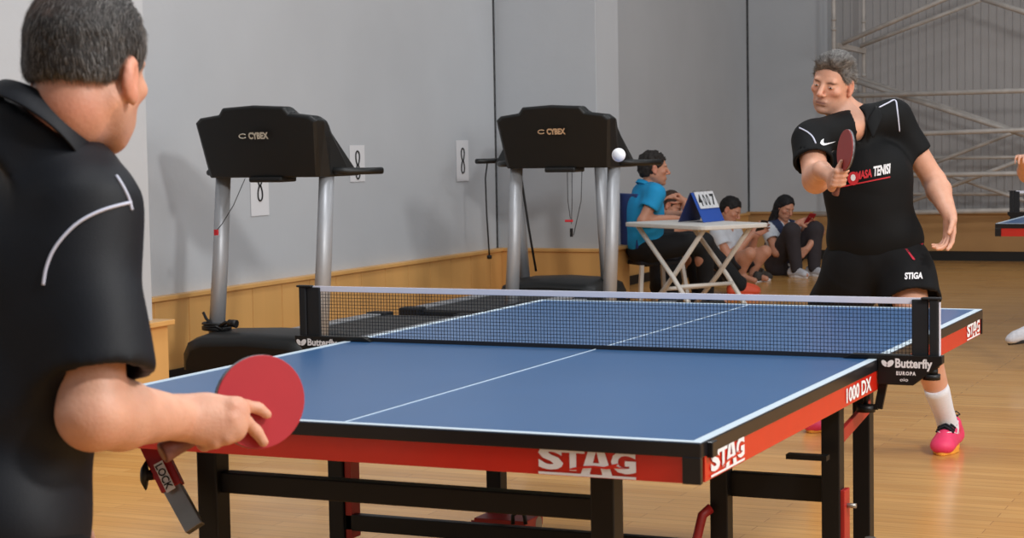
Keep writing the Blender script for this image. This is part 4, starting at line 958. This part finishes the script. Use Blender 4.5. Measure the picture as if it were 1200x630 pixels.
sw = [(0, .38), (.06, .15), (.2, .02), (.36, .08), (1, .62), (.42, .34), (.26, .32), (.2, .45), (.22, .95), (.06, .7)]
me_p = [A_(961, 171)+RT*x*.062+UP*y*.03 for x, y in sw]
print_poly('logo_swoosh', me_p, [(0, 1, 2, 7, 8, 9), (2, 3, 6, 7), (3, 4, 5, 6)], RT, UP, 'white', far, snB, .0025)
ex = nrm(A_(1043, 199)-A_(970, 213)); ey_ = nrm(UP-RT*-.05)
def ptxt(t, x0, y0, wpx, hpx, m, parent=far, sn=snB, D=7.45, e=ex, bold=.04, lift=.0025):
    v, f = text_verts(t, bold); P0 = at(x0, y0, D); P = [sn(P0+e*a*wpx*D/FPX+ey_*b*hpx*D/FPX, lift) for a, b in v]; return print_poly('print_word', P, f, RT, UP, m, parent)
ptxt('SKB', 972, 219.5, 19, 12, 'white'); ptxt('MASA', 1003, 211, 19, 10, 'redprint'); ptxt('TENISI', 1023, 207, 20, 12, 'white')
def pquad(pts, m, sn=snB, D=7.45, parent=far, nm='print_bar', lift=.0022, nseg=8):
    a, b, c, d = [at(x, y, D) for x, y in pts]; P = []; F = []
    for i in range(nseg+1):
        t = i/nseg; P += [sn(a+(b-a)*t, lift), sn(d+(c-d)*t, lift)]
    for i in range(nseg): F.append((2*i, 2*i+2, 2*i+3, 2*i+1))
    return print_poly(nm, P, F, RT, UP, m, parent)
pquad([(971, 222.5), (1043, 208), (1043, 206.5), (971, 221)], 'redprint'); pquad([(1003, 212.5), (1023, 208.5), (1023, 196), (1003, 200)], 'redprint', lift=.0015) if False else None
circ = [snB(at(1000+6.5*math.cos(a), 209+8*math.sin(a), 7.45), .003) for a in np.linspace(0, 2*math.pi, 17)[:-1]]; print_poly('print_badge', circ, [tuple(range(16))], RT, UP, 'redprint', far)
circ = [snB(at(1000+3*math.cos(a), 208+4*math.sin(a), 7.45), .004) for a in np.linspace(0, 2*math.pi, 9)[:-1]]; print_poly('print_badge', circ, [tuple(range(8))], RT, UP, 'white', far)
shortB = shorts(J, tR, far, leg=.56, r0=.128, r1=.128, w=1.12, disp=folds(.006, 8), voxel=.0085); snS = snapper(shortB)
ptxt('STIGA', 1060, 327.5, 21, 8, 'white', sn=snS, e=nrm(RT-UP*-.03))
def snE(p, lift):
    a, b = snB(p, lift), snS(p, lift); return a if np.linalg.norm(a-CAM) < np.linalg.norm(b-CAM) else b
pquad([(1079, 303), (1087, 302), (1088, 284), (1079, 285)], 'redpatch', sn=snE, nm='red_patch')
for e in (-1, 1):
    td = -FW+RT*(-.42 if e < 0 else -.5); shoe(J['an%d' % e], td, far, 'pink', 'yellow', 'lace', 1.22, h=.005)
    sock(J['kn%d' % e], J['an%d' % e], .56, far, r0=.05, r1=.043)
# ================= seated people by the wall =================
def simple_person(label, J, F_, hF, hU, O, k=1.0, skin=SK, hairc=(.015, .013, .012), hair='short', shirt='tee', sleeve_t=.45, legs='plum', shoes=('dshoe', 'dshoe'), h=.009, hl=None, bare=None, w=1.0, handcfg=None, long_leg=1.0, sock_=False):
    P = thing('person', label, 'person'); R = J['R']; s = SDF(); torso_prims(s, J, .95*w, 0); hR = frame(hF, hU); s.cone(J['neck']-R[:, 2]*.03, O-hR[:, 2]*.06*k-hR[:, 1]*.02, .055, .05, .03); head_prims(s, O, hR, k)
    for sd in 'RL':
        arm_prims(s, J['sh'+sd], J['el'+sd], J['wr'+sd], .047, .04, .027); c = (handcfg or {}).get(sd, {}); D_ = c.get('D', J['wr'+sd]-J['el'+sd]); hand_prims(s, J['wr'+sd], D_, np.array(c.get('N', -ZU), float), np.array(c.get('T', (R[:, 0]*(-1 if sd == 'R' else 1))), float), .95, curl=c.get('curl', (.5, .6, .7, .8)))
    for sd, e in (('R', 1), ('L', -1)): leg_prims(s, J['hip%d' % e], J['kn%d' % e], J['an%d' % e], J['toe%d' % e])
    def col(Q):
        C = np.tile(skin, (len(Q), 1)); return np.clip(head_color(O, hR, k, skin, hairc, Q, C, .15 if hair != 'long' else 0), 0, 1)
    flesh('body', s, h, 'skin', P, fine=(((O[0]-.12, O[0]+.12, .005),), ((O[1]-.12, O[1]+.12, .005),), ((O[2]-.14, O[2]+.13, .005),)), color=col); eyes(O, hR, k, P)
    g = lambda x, y, z: O+hR@(np.array([x, y, z])*k); q = SDF(); q.ell(g(0, -.014, .037), np.array([.084, .1, .09])*k, hR, .02); q.ell(g(0, -.045, -.01), np.array([.074, .062, .068])*k, hR, .02)
    q.plane(g(0, .066, .055), hR@nrm([0, .8, -.6]), k=.012); q.plane(g(0, .035, -.012), hR@nrm([0, .8, -.6]), k=.01)
    if hair == 'long':
        for e in (-1, 1): q.cone(g(e*.06, -.035, .0), g(e*.075, -.02, -.17), .04, .03, .03)
        q.cone(g(0, -.08, 0), g(0, -.1, -.2), .05, .045, .04)
    else:
        q.plane(g(0, -.06, -.062), hR@nrm([0, .1, -1]), k=.01)
        for e in (-1, 1): q.ell(g(e*.082, -.004, -.006), np.array([.02, .024, .032])*k, hR, .006, sub=True)
    amp = .022 if hair == 'curly' else .011
    flesh('hair', q, .006, 'hair', P, color=lambda Q: np.tile(np.array(hairc), (len(Q), 1))*(1+vnoise(Q, 90)[:, None]*.8), disp=lambda Q: vnoise(Q, 60)*amp)
    q = SDF()
    for sd in 'RL': a, b = J['sh'+sd], J['el'+sd]; sleeve(q, a, a+(b-a)*sleeve_t, .063, .074, .022)
    torso_prims(q, J, .97*w, .014)
    q.plane(J['pelvis']-R[:, 2]*.05, -R[:, 2], k=.01); q.cone(J['neck']+R[:, 1]*.05+R[:, 2]*.05, J['neck']+R[:, 1]*.09-R[:, 2]*.05, .05, .01, .01, sub=True)
    S_ = flesh('shirt', q, h, shirt, P, disp=folds(.006, 8), it=2)
    q = SDF()
    for e in (-1, 1):
        a, b, c = J['hip%d' % e], J['kn%d' % e], J['an%d' % e]
        if long_leg >= 1: q.cone(a, b, .105, .08, .03); q.cone(b, c, .078, .058, .03)
        else: sleeve(q, a, a+(b-a)*long_leg, .1, .1, .022)
    q.ell(J['pelvis']-R[:, 2]*.03, (.175, .135, .125), R, .04); q.plane(J['pelvis']+R[:, 2]*.1, R[:, 2], c=J['pelvis']+R[:, 2]*.2, rad=.17, k=.01); flesh('trousers' if long_leg >= 1 else 'shorts', q, h, legs, P, disp=folds(.006, 8), it=2)
    return P, hR, S_
def jt(**k):
    return k
def mk(R, neck, shR, shL, chest, pelvis, elR, wrR, elL, wrL, knR, knL, anR, anL, toeR, toeL, hw=.09):
    return dict(R=R, neck=neck, shR=shR, shL=shL, chest=chest, pelvis=pelvis, elR=elR, wrR=wrR, elL=elL, wrL=wrL, hip1=pelvis+R[:, 0]*hw, **{'hip-1': pelvis-R[:, 0]*hw, 'kn1': knR, 'kn-1': knL, 'an1': anR, 'an-1': anL, 'toe1': toeR, 'toe-1': toeL})
FH = nrm(np.array([FW[0], FW[1], 0])); RH = nrm(np.array([RT[0], RT[1], 0]))
# man in the blue polo at the white table
DC = 14.2; Fc = nrm(RH*.93+FH*.37); Rc = frame(Fc, nrm(ZU+Fc*.22)); pel = at(756, 289, DC+.15); nk = at(758, 217, DC+.05)
kR = pel+Fc*.43+Rc[:, 0]*.14+ZU*.02; kL = pel+Fc*.45-Rc[:, 0]*.14+ZU*.02
fl = lambda p, z: np.array([p[0], p[1], z])
J = mk(Rc, nk, nk+Rc[:, 0]*.16-Rc[:, 2]*.06+Fc*.0, nk-Rc[:, 0]*.16-Rc[:, 2]*.06+Fc*.03, at(757, 246, DC+.08), pel, at(753, 259, DC-.14), at(790, 256, DC-.02), at(778, 254, DC+.25), at(800, 251, DC+.08), kR, kL, fl(kR+Fc*.02, .09), fl(kL+Fc*.08, .09), fl(kR+Fc*.18, .035), fl(kL+Fc*.23, .035), .1)
pC, hRc, SC_ = simple_person('dark-haired man in bright blue polo sitting at the white folding table', J, Fc, nrm(RH*.97+FH*.12-ZU*.05), ZU, at(766, 197, DC+.02), 1.1, SKD, hair='curly', shirt='cyan', legs='trouser', sleeve_t=.55, hairc=(.02, .016, .014))
collar(None, nk+Rc[:, 2]*.035, nrm(ZU+Fc*.3), Fc, .062, .08, .035, .4, 'cyan', pC)
for e in (-1, 1): shoe(J['an%d' % e], Fc, pC, 'dshoe', 'rubber_black', h=.008)
# his chair
ch = thing('plastic_chair', 'blue and white plastic chair under the man in the blue polo', 'chair', fl(pel+FH*.1+RH*.06, 0))
Rz = np.stack([Rc[:, 0], Fc, ZU], 1); cc = lambda x, y, z: Rz@np.array([x, y, z])
MB().box(cc(0, .0, pel[2]-.12), (.38, .38, .03), Rz).build('seat', 'dgrey', ch, bevel=.01); MB().box(cc(0, -.2, pel[2]+.2), (.36, .025, .42), Rz).build('backrest', 'chairblue', ch, bevel=.012)
for sx in (-1, 1):
    for sy in (-1, 1): MB().bar(cc(sx*.17, sy*.17, pel[2]-.13), cc(sx*.21, sy*.21, 0), .03, .03, Fc).build('leg', 'plastic_white', ch, bevel=.003)
# person half hidden behind the scoreboard, hand on head, sitting on the floor
def floor_sit(px, py, D, F_, label, kneez=.42, lean=.25, hF=None, hU=None, arms=None, ankf=.45, **kw):
    F_ = nrm(np.array([F_[0], F_[1], 0])); O = at(px, py, D); R = frame(F_, nrm(ZU+F_*lean)); nk = O-R[:, 2]*.15-F_*.05; pel = nk-R[:, 2]*.47; pel[2] = .115
    kR = pel+F_*.33+R[:, 0]*.15; kL = pel+F_*.33-R[:, 0]*.13; kR[2] = kL[2] = kneez; aR = pel+F_*ankf+R[:, 0]*.12; aL = pel+F_*ankf-R[:, 0]*.09; aR[2] = aL[2] = .08
    J = mk(R, nk, nk+R[:, 0]*.15-R[:, 2]*.06, nk-R[:, 0]*.15-R[:, 2]*.06, nk-R[:, 2]*.2, pel, None, None, None, None, kR, kL, aR, aL, fl(aR+F_*.14, .03), fl(aL+F_*.14, .03), .08)
    arms(J, O, R, F_); P, hR, S_ = simple_person(label, J, F_, hF if hF is not None else F_, hU if hU is not None else ZU, O, **kw); return P, J, R
def armsD(J, O, R, F_):
    J['elR'] = J['shR']+F_*.2+ZU*.03; J['wrR'] = O+F_*.12+R[:, 0]*.06+ZU*.04; J['elL'] = J['shL']+F_*.18-ZU*.18; J['wrL'] = J['kn-1']+ZU*.02-F_*.05
pD, JD, RD = floor_sit(786, 241, 15.6, RH*.9-FH*.1, 'crouching person holding their forehead, half hidden behind the flip scoreboard', .4, .35, hF=nrm(RH*.8-FH*.3-ZU*.5), hU=nrm(ZU+RH*.4), arms=armsD, skin=SKD, hairc=(.05, .03, .022), shirt='dgrey', legs='trouser', ankf=.62, handcfg=dict(R=dict(D=-RH*.8+ZU*.5, N=-RH-ZU, T=ZU), L=dict(D=RH-ZU, N=-ZU)))
for e in (-1, 1): shoe(JD['an%d' % e], RH, pD, 'orange', 'orange', h=.007, k=1.05)
def armsE(J, O, R, F_):
    J['elR'] = J['shR']-ZU*.22+F_*.12; J['wrR'] = O+F_*.22-ZU*.2-R[:, 0]*.02; J['elL'] = J['shL']-ZU*.22+F_*.14; J['wrL'] = O+F_*.24-ZU*.22-R[:, 0]*.04
pE, JE, RE = floor_sit(856, 246, 16.9, RH*.75-FH*.55, 'dark-haired man in white tee sitting cross-legged on the floor looking at his phone', .27, .3, hF=nrm(RH*.75-FH*.4-ZU*.45), hU=nrm(ZU+RH*.3), arms=armsE, skin=SKD, hairc=(.012, .01, .01), shirt='tee', legs='dgrey', long_leg=.7, ankf=.22, w=1.05, handcfg=dict(R=dict(D=RH*.6+ZU*.5, N=-RH*.3+FH), L=dict(D=RH*.6+ZU*.4, N=-FH)))
for e in (-1, 1): shoe(JE['an%d' % e]+RH*.08*(-e), RH*.6-FH*.8*e, pE, 'dshoe', 'white', h=.007, k=1.05)
def armsF(J, O, R, F_):
    J['elR'] = J['shR']-ZU*.2+F_*.14+R[:, 0]*.03; J['wrR'] = O+RH*.1-ZU*.14-FH*.16; J['elL'] = J['kn-1']+ZU*-.02-F_*.02+RH*.06; J['wrL'] = J['kn-1']-RH*.14-ZU*.17-F_*-.1
pF, JF, RF = floor_sit(920, 243, 17.6, RH*.5-FH*.85, 'long-haired woman in white tee and navy vest sitting with knees up, holding a red phone', .43, .18, hF=nrm(RH*.45-FH*.7-ZU*.35), hU=nrm(ZU+RH*.1), arms=armsF, skin=SKD, hairc=(.012, .011, .012), hair='long', shirt='tee', legs='plum', ankf=.36, w=.88, k=.95, handcfg=dict(R=dict(D=RH*.8+ZU*.2, N=-FH), L=dict(D=-RH*.5-ZU*.5, N=FH)))
for e in (-1, 1): shoe(JF['an%d' % e], RH*.5-FH*.8, pF, 'lshoe', 'white', h=.007, k=1.0)
vs = SDF(); torso_prims(vs, JF, .86, .024); 
for sd in 'RL': vs.cone(JF['sh'+sd]+(JF['sh'+sd]-JF['neck'])*.12, JF['el'+sd], .085, .085, .005, sub=True)
vs.plane(JF['pelvis'], -RF[:, 2]); vs.cone(JF['neck']+RF[:, 1]*.03+RF[:, 2]*.1, JF['neck']+RF[:, 1]*.1-RF[:, 2]*.22, .06, .03, .01, sub=True); flesh('vest', vs, .009, 'dknavy', pF, it=2)
def phone(J, m, label, off, R_=None):
    c = J['wrR']+off; x, z = nrm(RH*.5+FH*.2), nrm(ZU*.8-FH*.5+RH*.4); y = nrm(np.cross(z, x)); x = np.cross(y, z); o = MB().box((0, 0, 0), (.075, .009, .15), np.stack([x, y, z], 1)).build('mobile_phone', m, bevel=.003); o.location = c; tag(o, label, 'phone'); return o
phone(JE, 'phone', 'black phone in the hands of the cross-legged man in white tee', RH*.07-FH*.03+ZU*.05); phone(JF, 'phone_red', 'red phone held by the long-haired woman on the floor', RH*.1-FH*.02+ZU*.03)
# player at the far table, mostly outside the right edge
Fg = nrm(FH*.9+RH*.1); Rg = frame(Fg, nrm(ZU+Fg*.2)); nk = at(1262, 125, 10.4); pel = at(1262, 245, 10.3)
anL = at(1213, 380, 10.35); J = mk(Rg, nk, nk+Rg[:, 0]*.17-ZU*.06, nk-Rg[:, 0]*.17-ZU*.06, nk-ZU*.22, pel, nk+Rg[:, 0]*.26-ZU*.3, nk+Rg[:, 0]*.2-ZU*.25+Fg*.25, at(1203, 205, 10.25), at(1199, 188, 10.0), pel+Rg[:, 0]*.1-ZU*.38+Fg*.12, at(1222, 315, 10.3), fl(pel+Rg[:, 0]*.2, .09), anL, fl(pel+Rg[:, 0]*.2+Fg*.14, .04), anL-RH*.03-ZU*.03)
pG, _, _ = simple_person('player at the distant table, only a hand and white shoe visible at the right edge', J, Fg, Fg, ZU, nk+ZU*.17+Fg*.05, skin=SK, shirt='dgrey', legs='dgrey', long_leg=.7)
shoe(anL-ZU*0, -RH, pG, 'lshoe', 'rubber_black', h=.007, z0=anL[2]-.09, pitch=-.15); shoe(J['an1'], FH, pG, 'lshoe', 'rubber_black', h=.007)
